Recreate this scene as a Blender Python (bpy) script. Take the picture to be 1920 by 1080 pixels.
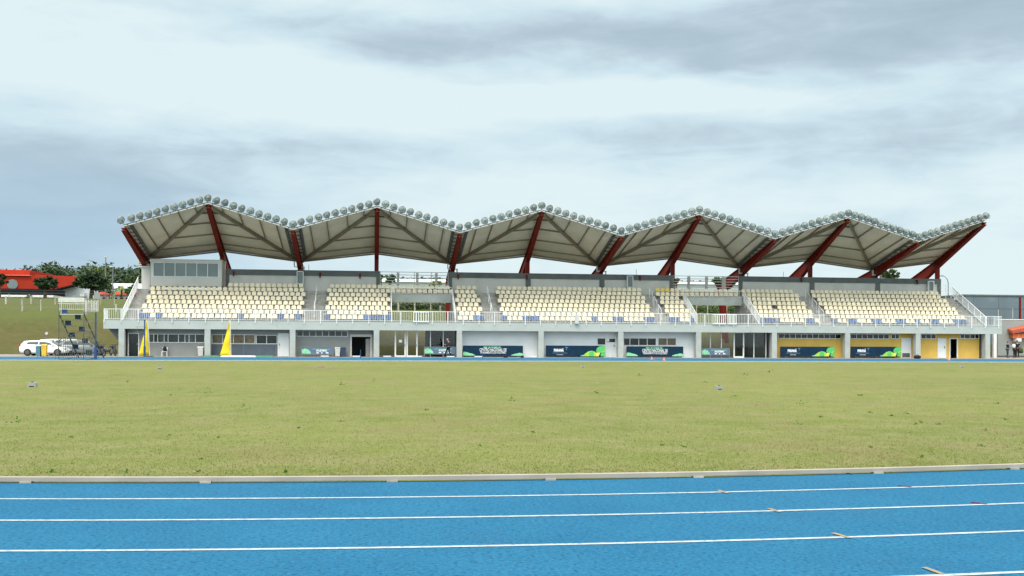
import bpy, bmesh, math, random
from math import radians, sin, cos, tan, atan, atan2, pi, sqrt, exp
from mathutils import Vector, Matrix
random.seed(7)
S = bpy.context.scene
for o in list(bpy.data.objects): bpy.data.objects.remove(o)
COL = S.collection

# ------------------------------------------------------------------ camera
F, YAW, ROLL, VH, CH, D = 1900.0, radians(7.8), radians(.28), 637.6, 1.6, 92.9
cam_d = bpy.data.cameras.new('camera'); cam = bpy.data.objects.new('camera', cam_d); COL.objects.link(cam)
cam_d.sensor_width = 36; cam_d.lens = F/1920*36
cam_d.shift_y = (VH-540)/1920
cam_d.clip_start = .1; cam_d.clip_end = 6000
cam.matrix_world = Matrix.Translation((0, 0, CH)) @ Matrix.Rotation(-YAW, 4, 'Z') @ Matrix.Rotation(radians(90), 4, 'X') @ Matrix.Rotation(ROLL, 4, 'Z')
S.camera = cam
S.render.resolution_x = 1024; S.render.resolution_y = 576
S.view_settings.view_transform = 'Standard'; S.view_settings.look = 'None'
S.view_settings.exposure = 0; S.view_settings.gamma = 1

# ------------------------------------------------------------------ sky
W = bpy.data.worlds.new('World'); S.world = W; W.use_nodes = True
nt = W.node_tree; N = nt.nodes; L = nt.links; N.clear()
def nd(t, **k):
    n = N.new(t)
    for a, b in k.items(): setattr(n, a, b)
    return n
def mth(op, a, b=None, c=None):
    n = nd('ShaderNodeMath', operation=op)
    for i, v in enumerate((a, b, c)):
        if v is None: continue
        if isinstance(v, (int, float)): n.inputs[i].default_value = v
        else: L.new(v, n.inputs[i])
    return n.outputs[0]
tc = nd('ShaderNodeTexCoord'); sx = nd('ShaderNodeSeparateXYZ'); L.new(tc.outputs['Generated'], sx.inputs[0])
az = mth('MULTIPLY', mth('ARCTAN2', sx.outputs[0], sx.outputs[1]), 57.2958)      # degrees, clockwise from +Y
el = mth('MULTIPLY', mth('ARCSINE', sx.outputs[2]), 57.2958)
def noise(ax, ay, scale, detail, rough, seed, dist=0):
    cb = nd('ShaderNodeCombineXYZ'); L.new(mth('MULTIPLY', az, ax), cb.inputs[0]); L.new(mth('MULTIPLY', el, ay), cb.inputs[1]); cb.inputs[2].default_value = seed
    n = nd('ShaderNodeTexNoise'); n.inputs['Scale'].default_value = scale; n.inputs['Detail'].default_value = detail
    n.inputs['Roughness'].default_value = rough; n.inputs['Distortion'].default_value = dist
    L.new(cb.outputs[0], n.inputs['Vector']); return n.outputs['Fac']
n1 = noise(.035, .14, 1.0, 7, .5, 3.1, .6)
n2 = noise(.10, .50, 1.0, 7, .58, 9.7, .7)
n3 = noise(.34, .80, 1.0, 6, .6, 1.3, .5)
wob = mth('MULTIPLY', mth('SUBTRACT', noise(.06, .2, 1.0, 4, .55, 5.5), .5), 5.5)
el2 = mth('ADD', el, wob)
def uv(u, v): return math.degrees(atan((u-960)/F)+YAW), math.degrees(atan((VH-v)/F))
def blob(u, v, su, sv, amp, slope=0):
    a0, e0 = uv(u, v); sa = su/F*57.3; se = sv/F*57.3
    da = mth('SUBTRACT', az, a0)
    dx = mth('DIVIDE', da, sa)
    dy = mth('DIVIDE', mth('SUBTRACT', mth('SUBTRACT', el2, e0), mth('MULTIPLY', da, slope)), se)
    r = mth('ADD', mth('MULTIPLY', dx, dx), mth('MULTIPLY', dy, dy))
    return mth('MULTIPLY', mth('EXPONENT', mth('MULTIPLY', r, -1)), amp)
tot = mth('ADD', mth('ADD', mth('MULTIPLY', mth('SUBTRACT', n1, .5), 1.0), mth('MULTIPLY', mth('SUBTRACT', n3, .5), .35)), mth('MULTIPLY', mth('SUBTRACT', n2, .5), .75))
for b in ((1300, 90, 800, 75, .62, -.06), (650, 60, 330, 40, .28, -.05), (1750, 290, 560, 60, .66, 0), (1200, 265, 330, 40, .25, 0), (60, 430, 420, 120, .72, 0),
          (80, 270, 420, 50, .30, 0), (640, 305, 250, 30, .22, 0), (1850, 420, 300, 35, .22, 0), (1900, 90, 320, 110, .26, 0),
          (500, 190, 600, 60, -.22, -.03), (1300, 190, 500, 35, -.30, 0), (700, 440, 500, 60, -.12, 0), (1750, 480, 420, 40, -.18, 0)):
    tot = mth('ADD', tot, blob(*b))
rp = nd('ShaderNodeValToRGB'); L.new(mth('ADD', mth('MULTIPLY', tot, .98), .0), rp.inputs[0])
e = rp.color_ramp.elements; e[0].position = 0; e[0].color = (.80, .94, .97, 1); e[1].position = 1; e[1].color = (.37, .50, .58, 1)
x = e.new(.30); x.color = (.66, .83, .91, 1); x = e.new(.6); x.color = (.50, .63, .72, 1)
# the low strip towards the horizon on the left is bluer
hz = blob(0, 450, 430, 95, .80)
blu = nd('ShaderNodeMix', data_type='RGBA'); L.new(hz, blu.inputs[0]); L.new(rp.outputs[0], blu.inputs[6]); blu.inputs[7].default_value = (.43, .62, .79, 1)
# overcast luminance rises towards the zenith (CIE overcast distribution)
mr = nd('ShaderNodeMapRange'); L.new(el, mr.inputs[0]); mr.inputs[1].default_value = 19; mr.inputs[2].default_value = 65; mr.inputs[3].default_value = 1.0; mr.inputs[4].default_value = 2.2
mz = nd('ShaderNodeMapRange'); L.new(el, mz.inputs[0]); mz.inputs[1].default_value = 20; mz.inputs[2].default_value = 40; mz.inputs[4].default_value = .92
zen = nd('ShaderNodeMix', data_type='RGBA'); L.new(mz.outputs[0], zen.inputs[0]); L.new(blu.outputs[2], zen.inputs[6]); zen.inputs[7].default_value = (.82, .79, .73, 1)
# cloud is brightest round the veiled sun, behind the viewer
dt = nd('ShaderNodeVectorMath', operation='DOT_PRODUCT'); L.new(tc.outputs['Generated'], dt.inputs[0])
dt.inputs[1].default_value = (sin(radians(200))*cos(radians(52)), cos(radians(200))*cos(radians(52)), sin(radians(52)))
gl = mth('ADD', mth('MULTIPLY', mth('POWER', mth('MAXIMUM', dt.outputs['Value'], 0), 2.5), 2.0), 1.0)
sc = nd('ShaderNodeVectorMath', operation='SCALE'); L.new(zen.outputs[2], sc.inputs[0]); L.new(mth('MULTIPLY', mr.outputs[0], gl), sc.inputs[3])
SUN_EL, SUN_AZ = 58, 205       # compass style, clockwise from +Y
sky = nd('ShaderNodeTexSky', sky_type='NISHITA'); sky.sun_disc = False; sky.sun_elevation = radians(SUN_EL); sky.sun_rotation = radians(SUN_AZ)
bgS = nd('ShaderNodeBackground'); L.new(sky.outputs[0], bgS.inputs[0]); bgS.inputs[1].default_value = .06
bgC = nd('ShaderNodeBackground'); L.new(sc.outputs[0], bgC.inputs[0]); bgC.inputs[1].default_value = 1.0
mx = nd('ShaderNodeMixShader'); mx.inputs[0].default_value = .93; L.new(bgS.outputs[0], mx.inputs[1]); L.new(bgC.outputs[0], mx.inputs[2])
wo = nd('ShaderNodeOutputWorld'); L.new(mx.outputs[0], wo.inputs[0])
# ------------------------------------------------------------------ sun (veiled by cloud)
sd = bpy.data.lights.new('sun', 'SUN'); sd.energy = 1.6; sd.angle = radians(14); sd.color = (1, .96, .9)
sun = bpy.data.objects.new('sun', sd); COL.objects.link(sun)
sdir = Vector((sin(radians(SUN_AZ))*cos(radians(SUN_EL)), cos(radians(SUN_AZ))*cos(radians(SUN_EL)), sin(radians(SUN_EL))))
sun.rotation_euler = sdir.to_track_quat('Z', 'Y').to_euler(); sun.location = (0, 20, 60)

# ------------------------------------------------------------------ measuring helpers: where a sight line meets a vertical plane y or the ground
def _ray(u, v):
    a = u-960; b = VH-v
    return a*cos(ROLL)-b*sin(ROLL), a*sin(ROLL)+b*cos(ROLL)
def P(u, v, y):
    xr, zr = _ray(u, v); t = y/(F*cos(YAW)-xr*sin(YAW))
    return Vector((t*(F*sin(YAW)+xr*cos(YAW)), y, CH+t*zr))
def G(u, v, z=0.):
    xr, zr = _ray(u, v); t = (z-CH)/zr
    return Vector((t*(F*sin(YAW)+xr*cos(YAW)), t*(F*cos(YAW)-xr*sin(YAW)), z))

# ------------------------------------------------------------------ materials
def mat(name, col, rough=.7, var=.12, scale=3., spec=.4, metal=0., bump=0., bscale=40., streak=False, rnd=0., col2=None, island=0., detail=5, dirt=None):
    m = bpy.data.materials.new(name); m.use_nodes = True
    t = m.node_tree; n = t.nodes; l = t.links; b = n['Principled BSDF']
    b.inputs['Roughness'].default_value = rough; b.inputs['Metallic'].default_value = metal
    b.inputs['Specular IOR Level'].default_value = spec
    g = n.new('ShaderNodeNewGeometry'); mp = n.new('ShaderNodeMapping'); l.new(g.outputs['Position'], mp.inputs[0])
    if streak: mp.inputs['Scale'].default_value = (1, 1, .12)
    no = n.new('ShaderNodeTexNoise'); no.inputs['Scale'].default_value = scale; no.inputs['Detail'].default_value = detail; l.new(mp.outputs[0], no.inputs['Vector'])
    r = n.new('ShaderNodeMapRange'); l.new(no.outputs['Fac'], r.inputs[0]); r.inputs[1].default_value = .25; r.inputs[2].default_value = .75
    mixn = n.new('ShaderNodeMix'); mixn.data_type = 'RGBA'; l.new(r.outputs[0], mixn.inputs[0])
    c2 = col2 or tuple(c*(1-2*var) for c in col); c1 = col if col2 else tuple(min(1, c*(1+var*.6)) for c in col)
    mixn.inputs[6].default_value = (*c1, 1); mixn.inputs[7].default_value = (*c2, 1)
    out = mixn.outputs[2]
    if dirt:      # patches of grime with their own outline
        dn = n.new('ShaderNodeTexNoise'); dn.inputs['Scale'].default_value = dirt[0]; dn.inputs['Detail'].default_value = 8; dn.inputs['Roughness'].default_value = .6; 
        dm = n.new('ShaderNodeMapping'); dm.inputs['Scale'].default_value = dirt[3] if len(dirt) > 3 else (1, 1, 1); l.new(g.outputs['Position'], dm.inputs[0]); l.new(dm.outputs[0], dn.inputs['Vector'])
        dr = n.new('ShaderNodeMapRange'); l.new(dn.outputs['Fac'], dr.inputs[0]); dr.inputs[1].default_value = dirt[1]; dr.inputs[2].default_value = dirt[1]+.14
        d2 = n.new('ShaderNodeMix'); d2.data_type = 'RGBA'; l.new(dr.outputs[0], d2.inputs[0]); l.new(out, d2.inputs[6]); d2.inputs[7].default_value = (*dirt[2], 1); out = d2.outputs[2]
    if rnd or island:
        if island: src = g.outputs['Random Per Island']; amt = island
        else:
            oi = n.new('ShaderNodeObjectInfo'); src = oi.outputs['Random']; amt = rnd
        rr = n.new('ShaderNodeMapRange'); l.new(src, rr.inputs[0]); rr.inputs[3].default_value = 1-amt; rr.inputs[4].default_value = 1+amt*.6
        vm = n.new('ShaderNodeVectorMath'); vm.operation = 'SCALE'; l.new(out, vm.inputs[0]); l.new(rr.outputs[0], vm.inputs[3]); out = vm.outputs[0]
    l.new(out, b.inputs['Base Color'])
    if bump:
        bn = n.new('ShaderNodeTexNoise'); bn.inputs['Scale'].default_value = bscale; bn.inputs['Detail'].default_value = 6; l.new(g.outputs['Position'], bn.inputs['Vector'])
        bp = n.new('ShaderNodeBump'); bp.inputs['Strength'].default_value = bump; bp.inputs['Distance'].default_value = .02; l.new(bn.outputs['Fac'], bp.inputs['Height']); l.new(bp.outputs[0], b.inputs['Normal'])
    return m
def srgb(r, g, b):
    f = lambda c: (c/255/12.92) if c/255 <= .04045 else ((c/255+.055)/1.055)**2.4
    return (f(r), f(g), f(b))
M = {}
M['concrete'] = mat('painted_concrete', (.40, .43, .41), .85, .10, 1.2, bump=.15, dirt=(1.1, .64, (.27, .29, .28), (1, 1, .35)))
M['fascia'] = mat('fascia_concrete', (.42, .455, .43), .85, .06, .7, dirt=(2.6, .645, (.25, .265, .25), (1, 1, .10)))
M['tread'] = mat('raw_concrete', (.36, .35, .325), .9, .18, 2.5, bump=.2)
M['darkgrey'] = mat('dark_grey_paint', (.13, .145, .14), .8, .12, 1.5)
M['wallgrey'] = mat('grey_wall_paint', (.27, .28, .275), .85, .08, 1.)
M['wallpanel'] = mat('pale_wall_paint', (.60, .585, .55), .85, .08, .8, dirt=(1.4, .68, (.3, .29, .27)))
M['white'] = mat('white_wall_paint', (.74, .76, .77), .7, .05, .8)
M['yellow'] = mat('yellow_wall_paint', (.66, .43, .09), .75, .08, 1.)
M['slate'] = mat('slate_panel', (.09, .115, .145), .6, .1, 2.)
M['metalwhite'] = mat('white_metal', (.78, .79, .78), .45, .08, 4.)
M['metalgrey'] = mat('galvanised_metal', (.22, .235, .24), .5, .15, 5., metal=.5)
M['red'] = mat('dark_red_steel', (.17, .014, .008), .6, .15, 1.5, spec=.12)
M['sheet'] = mat('roof_lining', (.70, .61, .47), .8, .09, .5)
M['purlin'] = mat('roof_purlin', (.25, .195, .13), .75, .12, 2.)
M['zinc'] = mat('roof_zinc', (.33, .34, .34), .5, .1, .7, metal=.3)
M['gutter'] = mat('gutter_metal', (.10, .10, .09), .6, .2, 3.)
M['seat'] = mat('cream_plastic', (.80, .71, .52), .5, .04, 2., rnd=.10)
M['seats'] = mat('cream_plastic_bulk', (.80, .71, .52), .5, .04, 2., island=.10)
M['seatblue'] = mat('blue_plastic', (.05, .13, .34), .45, .1, 2., rnd=.3)
M['seatyellow'] = mat('yellow_plastic', (.80, .60, .13), .45, .05, 2.)
M['lens'] = mat('floodlight_glass', (.34, .40, .37), .15, .35, 6., spec=.8, rnd=.3)
M['alu'] = mat('brushed_aluminium', (.26, .28, .27), .5, .15, 6., metal=.3)
M['glassdark'] = mat('dark_window_glass', (.012, .018, .018), .08, .3, 1.5, spec=.5)  # opaque; the dark of the unlit rooms behind is put into its colour
M['glassgreen'] = mat('greenish_window_glass', (.045, .07, .065), .1, .4, 1.2, spec=.5)
M['glasstan'] = mat('curtained_window', (.17, .135, .085), .3, .25, 3.)
M['glassbooth'] = mat('booth_window', (.16, .21, .21), .2, .12, .6, spec=.5)
M['black'] = mat('black_plastic', (.015, .015, .018), .5, .3, 6.)
M['navy'] = mat('navy_banner', (.009, .034, .068), .7, .15, 1.5, spec=.1)
M['navypale'] = mat('faded_navy_banner', (.10, .16, .26), .5, .15, 2.)
M['bgreen'] = mat('banner_green', (.06, .42, .14), .5, .15, 4., col2=(.10, .50, .12))
M['blime'] = mat('banner_lime', (.33, .62, .07), .5, .1, 4.)
M['bmint'] = mat('banner_mint', (.25, .66, .38), .5, .15, 5.)
M['byellow'] = mat('banner_yellow', (.75, .68, .08), .5, .1, 5.)
M['bcyan'] = mat('banner_cyan', (.07, .42, .58), .5, .1, 5.)
M['bdark'] = mat('banner_dark_green', (.01, .10, .06), .5, .1, 5.)
M['text'] = mat('banner_white_ink', (.80, .83, .85), .5, .02, 5.)
M['flag'] = mat('yellow_sailcloth', (.85, .62, .02), .6, .08, 2.)
M['bluepost'] = mat('blue_painted_steel', (.02, .07, .20), .4, .15, 4.)
M['carwhite'] = mat('white_car_paint', (.72, .74, .75), .22, .03, 2., spec=.6)
M['cargrey'] = mat('grey_car_paint', (.16, .18, .18), .25, .05, 2., spec=.6)
M['tyre'] = mat('tyre_rubber', (.02, .02, .02), .85, .2, 8.)
M['tail'] = mat('red_lamp_lens', (.42, .03, .04), .25, .1, 4.)
M['teal'] = mat('teal_plastic', (.08, .20, .24), .6, .1, 3.)
M['binyellow'] = mat('yellow_bin_plastic', (.72, .47, .05), .5, .1, 3.)
M['bingrey'] = mat('pale_bin_plastic', (.55, .56, .53), .6, .1, 3.)
M['bluedark'] = mat('dark_blue_bin', (.02, .05, .10), .6, .1, 3.)
M['redroof'] = mat('red_painted_roof', (.38, .034, .016), .8, .08, .6, spec=.15, dirt=(.5, .62, (.27, .03, .015)))
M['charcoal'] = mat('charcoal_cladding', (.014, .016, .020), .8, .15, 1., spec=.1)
M['farwhite'] = mat('far_white_wall', (.55, .60, .63), .8, .08, .4)
M['steelwall'] = mat('grey_blue_cladding', (.14, .185, .21), .6, .10, .5, streak=True, dirt=(.35, .6, (.19, .235, .25), (1, 1, 2)))
M['rendergrey'] = mat('grey_render', (.29, .31, .29), .9, .07, .6, bump=.1)
M['orange'] = mat('orange_red_paint', (.42, .085, .04), .6, .1, 2.)
M['post'] = mat('weathered_post', (.42, .41, .34), .9, .2, 4., rnd=.35)
M['wood'] = mat('bark', (.085, .065, .045), .95, .3, 8., bump=.5)
M['pavement'] = mat('paving', (.235, .185, .15), .9, .18, 1.5, bump=.2, col2=(.27, .245, .215))
M['skin'] = mat('skin', (.38, .21, .14), .6, .05, 6.)
M['hair'] = mat('hair', (.018, .013, .01), .7, .2, 12.)
M['hairgrey'] = mat('grey_hair', (.33, .30, .27), .7, .2, 12.)
M['clothnavy'] = mat('navy_cloth', (.018, .025, .065), .9, .2, 8.)
M['clothblack'] = mat('black_cloth', (.014, .014, .016), .9, .2, 8.)
M['denim'] = mat('denim', (.05, .10, .15), .9, .2, 10.)
M['olive'] = mat('olive_canvas', (.05, .065, .02), .9, .2, 10.)
M['kerb'] = mat('kerb_aluminium', (.34, .305, .265), .6, .10, 2.5, spec=.3, dirt=(6., .66, (.30, .27, .22), (1, 1, 3)))
M['greymat'] = mat('landing_mat_green', (.10, .30, .18), .8, .1, 3.)
M['straw'] = mat('orange_tape', (.65, .16, .05), .7, .1, 3.)
M['pink'] = mat('faded_cone', (.72, .25, .17), .7, .1, 3.)
M['markorange'] = mat('worn_orange_marking', (.40, .22, .07), .9, .2, 12., spec=.05, col2=(.16, .23, .24))
M['markred'] = mat('worn_red_marking', (.13, .03, .09), .9, .2, 12., spec=.05)

def leafmat(name, c1, c2, trans=.25):
    m = bpy.data.materials.new(name); m.use_nodes = True; t = m.node_tree; n = t.nodes; l = t.links; b = n['Principled BSDF']
    g = n.new('ShaderNodeNewGeometry'); r = n.new('ShaderNodeValToRGB'); l.new(g.outputs['Random Per Island'], r.inputs[0])
    r.color_ramp.elements[0].color = (*c1, 1); r.color_ramp.elements[1].color = (*c2, 1)
    l.new(r.outputs[0], b.inputs['Base Color']); b.inputs['Roughness'].default_value = .7; b.inputs['Specular IOR Level'].default_value = .2
    return m
M['leafdark'] = leafmat('dark_leaves', (.012, .028, .014), (.05, .085, .035))
M['leafmid'] = leafmat('mid_leaves', (.03, .06, .018), (.10, .15, .045))
M['leaflight'] = leafmat('light_leaves', (.07, .11, .03), (.20, .26, .07))
M['leafwood'] = leafmat('far_leaves', (.022, .042, .026), (.085, .13, .06))
M['weed'] = leafmat('weed_leaves', (.06, .13, .02), (.15, .26, .05))

def grassmat(name, a, b_, c, sc=1., top=None):
    m = bpy.data.materials.new(name); m.use_nodes = True; t = m.node_tree; n = t.nodes; l = t.links; p = n['Principled BSDF']
    g = n.new('ShaderNodeNewGeometry')
    def nz(s, d, r=.6, m3=(1, 1, 1), off=0):
        mp = n.new('ShaderNodeMapping'); mp.inputs['Scale'].default_value = m3; mp.inputs['Location'].default_value = (off, off, 0); l.new(g.outputs['Position'], mp.inputs[0])
        q = n.new('ShaderNodeTexNoise'); q.inputs['Scale'].default_value = s; q.inputs['Detail'].default_value = d; q.inputs['Roughness'].default_value = r; l.new(mp.outputs[0], q.inputs['Vector']); return q.outputs['Fac']
    def mr(s, lo, hi):
        r = n.new('ShaderNodeMapRange'); l.new(s, r.inputs[0]); r.inputs[1].default_value = lo; r.inputs[2].default_value = hi; return r.outputs[0]
    def mix(f, x, y):
        q = n.new('ShaderNodeMix'); q.data_type = 'RGBA'; l.new(f, q.inputs[0])
        for i, v in ((6, x), (7, y)):
            if isinstance(v, tuple): q.inputs[i].default_value = (*v, 1)
            else: l.new(v, q.inputs[i])
        return q.outputs[2]
    big = mr(nz(.10*sc, 5, .6), .35, .68); mid = mr(nz(.9*sc, 8, .7, off=7), .38, .68); fine = mr(nz(9*sc, 8, .8, off=3), .42, .70)
    brown = mr(nz(.30*sc, 9, .75, off=31), .50, .70); dk = mr(nz(1.6*sc, 7, .75, off=55), .60, .72)
    o = mix(big, a, b_); o = mix(mid, o, c); 
    q = n.new('ShaderNodeMix'); q.data_type = 'RGBA'; q.blend_type = 'MULTIPLY'; l.new(fine, q.inputs[0]); l.new(o, q.inputs[6]); q.inputs[7].default_value = (.62, .66, .55, 1); o = q.outputs[2]
    hb = n.new('ShaderNodeMath'); hb.operation = 'MULTIPLY'; l.new(brown, hb.inputs[0]); hb.inputs[1].default_value = .7
    o = mix(hb.outputs[0], o, tuple(k*s for k, s in zip(c, (.82, .68, .8))))
    hd = n.new('ShaderNodeMath'); hd.operation = 'MULTIPLY'; l.new(dk, hd.inputs[0]); hd.inputs[1].default_value = .6
    o = mix(hd.outputs[0], o, tuple(k*.55 for k in a))
    if top:
        sp = n.new('ShaderNodeSeparateXYZ'); l.new(g.outputs['Position'], sp.inputs[0]); ad = n.new('ShaderNodeMath'); ad.operation = 'MULTIPLY_ADD'
        l.new(nz(.5, 6, .7, off=11), ad.inputs[0]); ad.inputs[1].default_value = 3.5; l.new(sp.outputs[2], ad.inputs[2])
        o = mix(mr(ad.outputs[0], 4.2, 6.4), o, top)
    l.new(o, p.inputs['Base Color']); p.inputs['Roughness'].default_value = .95; p.inputs['Specular IOR Level'].default_value = .1
    bp = n.new('ShaderNodeBump'); bp.inputs['Strength'].default_value = .5; bp.inputs['Distance'].default_value = .05; l.new(nz(14*sc, 6, .75), bp.inputs['Height']); l.new(bp.outputs[0], p.inputs['Normal'])
    return m
M['infield'] = grassmat('infield_grass', (.130, .165, .043), (.178, .203, .057), (.215, .213, .095))
M['blade'] = grassmat('grass_blades', (.16, .195, .052), (.215, .24, .070), (.26, .25, .115))
M['bank'] = grassmat('bank_grass', (.070, .082, .024), (.094, .090, .034), (.112, .098, .046), 1.6, top=(.088, .112, .034))
M['plateau'] = grassmat('plateau_grass', (.075, .105, .028), (.095, .115, .036), (.12, .12, .05), 1.3)

def trackmat(name, base, dark, light):
    m = bpy.data.materials.new(name); m.use_nodes = True; t = m.node_tree; n = t.nodes; l = t.links; p = n['Principled BSDF']
    g = n.new('ShaderNodeNewGeometry')
    def nz(s, d, r=.6):
        q = n.new('ShaderNodeTexNoise'); q.inputs['Scale'].default_value = s; q.inputs['Detail'].default_value = d; q.inputs['Roughness'].default_value = r; l.new(g.outputs['Position'], q.inputs['Vector']); return q.outputs['Fac']
    def mr(s, lo, hi):
        r = n.new('ShaderNodeMapRange'); l.new(s, r.inputs[0]); r.inputs[1].default_value = lo; r.inputs[2].default_value = hi; return r.outputs[0]
    def mix(f, x, y):
        q = n.new('ShaderNodeMix'); q.data_type = 'RGBA'; l.new(f, q.inputs[0])
        for i, v in ((6, x), (7, y)):
            if isinstance(v, tuple): q.inputs[i].default_value = (*v, 1)
            else: l.new(v, q.inputs[i])
        return q.outputs[2]
    o = mix(mr(nz(.8, 6, .65), .32, .68), base, light)
    o = mix(mr(nz(.35, 9, .7), .56, .74), o, tuple(c*.82+.012 for c in base))
    o = mix(mr(nz(26, 3, .7), .50, .64), o, tuple(c*.88 for c in dark))
    o = mix(mr(nz(31, 3, .7), .54, .68), o, tuple(c*1.22+.01 for c in light))
    o = mix(mr(nz(9, 4, .7), .60, .70), o, dark)
    o = mix(mr(nz(55, 2, .5), .70, .80), o, tuple(min(1, c*1.6+.04) for c in light))
    l.new(o, p.inputs['Base Color']); p.inputs['Roughness'].default_value = .9; p.inputs['Specular IOR Level'].default_value = .12
    bp = n.new('ShaderNodeBump'); bp.inputs['Strength'].default_value = .45; bp.inputs['Distance'].default_value = .02; l.new(nz(30, 6, .8), bp.inputs['Height']); l.new(bp.outputs[0], p.inputs['Normal'])
    return m
M['track'] = trackmat('blue_rubber_track', (.013, .110, .215), (.008, .078, .160), (.019, .136, .250))
M['line'] = mat('white_track_paint', (.43, .47, .49), .9, .14, 14., spec=.05, dirt=(20., .53, (.15, .27, .38)))

g_ = bpy.data.materials.new('clear_glass'); g_.use_nodes = True; gt = g_.node_tree; gt.nodes.clear()
a_ = gt.nodes.new('ShaderNodeBsdfTransparent'); a_.inputs[0].default_value = (.97, .98, .97, 1)
b_ = gt.nodes.new('ShaderNodeBsdfGlossy'); b_.inputs['Roughness'].default_value = .03
fr = gt.nodes.new('ShaderNodeFresnel'); fr.inputs[0].default_value = 1.45
ms = gt.nodes.new('ShaderNodeMixShader'); gt.links.new(fr.outputs[0], ms.inputs[0]); gt.links.new(a_.outputs[0], ms.inputs[1]); gt.links.new(b_.outputs[0], ms.inputs[2])
gt.links.new(ms.outputs[0], gt.nodes.new('ShaderNodeOutputMaterial').inputs[0]); M['glass'] = g_

# ------------------------------------------------------------------ mesh helpers
class MB:
    def __init__(s): s.v = []; s.f = []; s.m = []; s.cur = 0
    def add(s, vs, fs):
        k = len(s.v); s.v += [tuple(q) for q in vs]; s.f += [tuple(k+i for i in f) for f in fs]; s.m += [s.cur]*len(fs); return s
    def box(s, x0, x1, y0, y1, z0, z1):
        return s.add([(x0, y0, z0), (x1, y0, z0), (x1, y1, z0), (x0, y1, z0), (x0, y0, z1), (x1, y0, z1), (x1, y1, z1), (x0, y1, z1)],
                     [(0, 3, 2, 1), (4, 5, 6, 7), (0, 1, 5, 4), (1, 2, 6, 5), (2, 3, 7, 6), (3, 0, 4, 7)])
    def bar(s, a, b, w, h=None, up=(0, 0, 1)):
        h = h or w; a = Vector(a); b = Vector(b); d = (b-a).normalized(); up = Vector(up)
        if abs(d.dot(up)) > .99: up = Vector((0, 1, 0))
        sd_ = d.cross(up).normalized(); u2 = sd_.cross(d)
        vs = [p+sd_*i*w/2+u2*j*h/2 for p in (a, b) for i, j in ((-1, -1), (1, -1), (1, 1), (-1, 1))]
        return s.add(vs, [(0, 1, 2, 3), (7, 6, 5, 4), (0, 4, 5, 1), (1, 5, 6, 2), (2, 6, 7, 3), (3, 7, 4, 0)])
    def tube(s, pts, r, n=8, cap=True):
        pts = [Vector(p) for p in pts]; rs = r if isinstance(r, (list, tuple)) else [r]*len(pts); rings = []
        for i, p in enumerate(pts):
            d = (pts[min(i+1, len(pts)-1)]-pts[max(i-1, 0)]).normalized(); up = Vector((0, 0, 1)) if abs(d.z) < .95 else Vector((0, 1, 0))
            a = d.cross(up).normalized(); b = a.cross(d)
            rings.append([p+(a*cos(2*pi*k/n)+b*sin(2*pi*k/n))*rs[i] for k in range(n)])
        vs = [q for g in rings for q in g]; fs = []
        for i in range(len(pts)-1):
            for k in range(n): fs.append((i*n+k, i*n+(k+1) % n, (i+1)*n+(k+1) % n, (i+1)*n+k))
        if cap: fs += [tuple(range(n-1, -1, -1)), tuple((len(pts)-1)*n+k for k in range(n))]
        return s.add(vs, fs)
    def prism(s, poly, axis, a, b):     # poly in the two other axes
        def mk(p, t):
            return {'x': (t, p[0], p[1]), 'y': (p[0], t, p[1]), 'z': (p[0], p[1], t)}[axis]
        n = len(poly); vs = [mk(p, a) for p in poly]+[mk(p, b) for p in poly]
        return s.add(vs, [tuple(range(n)), tuple(range(2*n-1, n-1, -1))]+[(i, (i+1) % n, n+(i+1) % n, n+i)[::-1] for i in range(n)])
    def quad(s, *p): return s.add(p, [tuple(range(len(p)))])
    def lathe(s, prof, c, ax, n=16):    # prof: (radius, along)
        ax = Vector(ax).normalized(); c = Vector(c); a = ax.orthogonal().normalized(); b = ax.cross(a); vs = []; fs = []
        for r, h in prof: vs += [c+ax*h+(a*cos(2*pi*k/n)+b*sin(2*pi*k/n))*r for k in range(n)]
        for i in range(len(prof)-1):
            for k in range(n): fs.append((i*n+k, i*n+(k+1) % n, (i+1)*n+(k+1) % n, (i+1)*n+k))
        return s.add(vs, fs)
    def build(s, name, m, parent=None, smooth=False, loc=None, fix=True, **tags):
        me = bpy.data.meshes.new(name); me.from_pydata(s.v, [], s.f)
        for q in (m if isinstance(m, (list, tuple)) else [m]): me.materials.append(M[q] if isinstance(q, str) else q)
        if isinstance(m, (list, tuple)): me.polygons.foreach_set('material_index', s.m)
        if fix:
            bm = bmesh.new(); bm.from_mesh(me); bmesh.ops.recalc_face_normals(bm, faces=bm.faces[:]); bm.to_mesh(me); bm.free()
        if smooth: me.polygons.foreach_set('use_smooth', [True]*len(me.polygons))
        o = bpy.data.objects.new(name, me); COL.objects.link(o)
        if parent: o.parent = parent
        if loc is not None: o.location = loc
        for k, v in tags.items(): o[k] = v
        return o
def thing(name, label, cat, loc=(0, 0, 0), rz=0, group=None):
    o = bpy.data.objects.new(name, None); COL.objects.link(o); o.location = loc; o.rotation_euler[2] = rz; o['label'] = label; o['category'] = cat
    if group: o['group'] = group
    o.empty_display_size = .2; return o
def tag(o, label, cat, group=None):
    o['label'] = label; o['category'] = cat
    if group: o['group'] = group
    return o
def clone(o, loc=None, rz=None, label=None):
    c = o.copy(); COL.objects.link(c)
    for ch in list(o.children):
        d = ch.copy(); COL.objects.link(d); d.parent = c
        for g in list(ch.children): h = g.copy(); COL.objects.link(h); h.parent = d
    if loc is not None: c.location = loc
    if rz is not None: c.rotation_euler[2] = rz
    if label: c['label'] = label
    return c
ORD = ['first', 'second', 'third', 'fourth', 'fifth', 'sixth', 'seventh', 'eighth', 'ninth', 'tenth', 'eleventh', 'twelfth']
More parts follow.
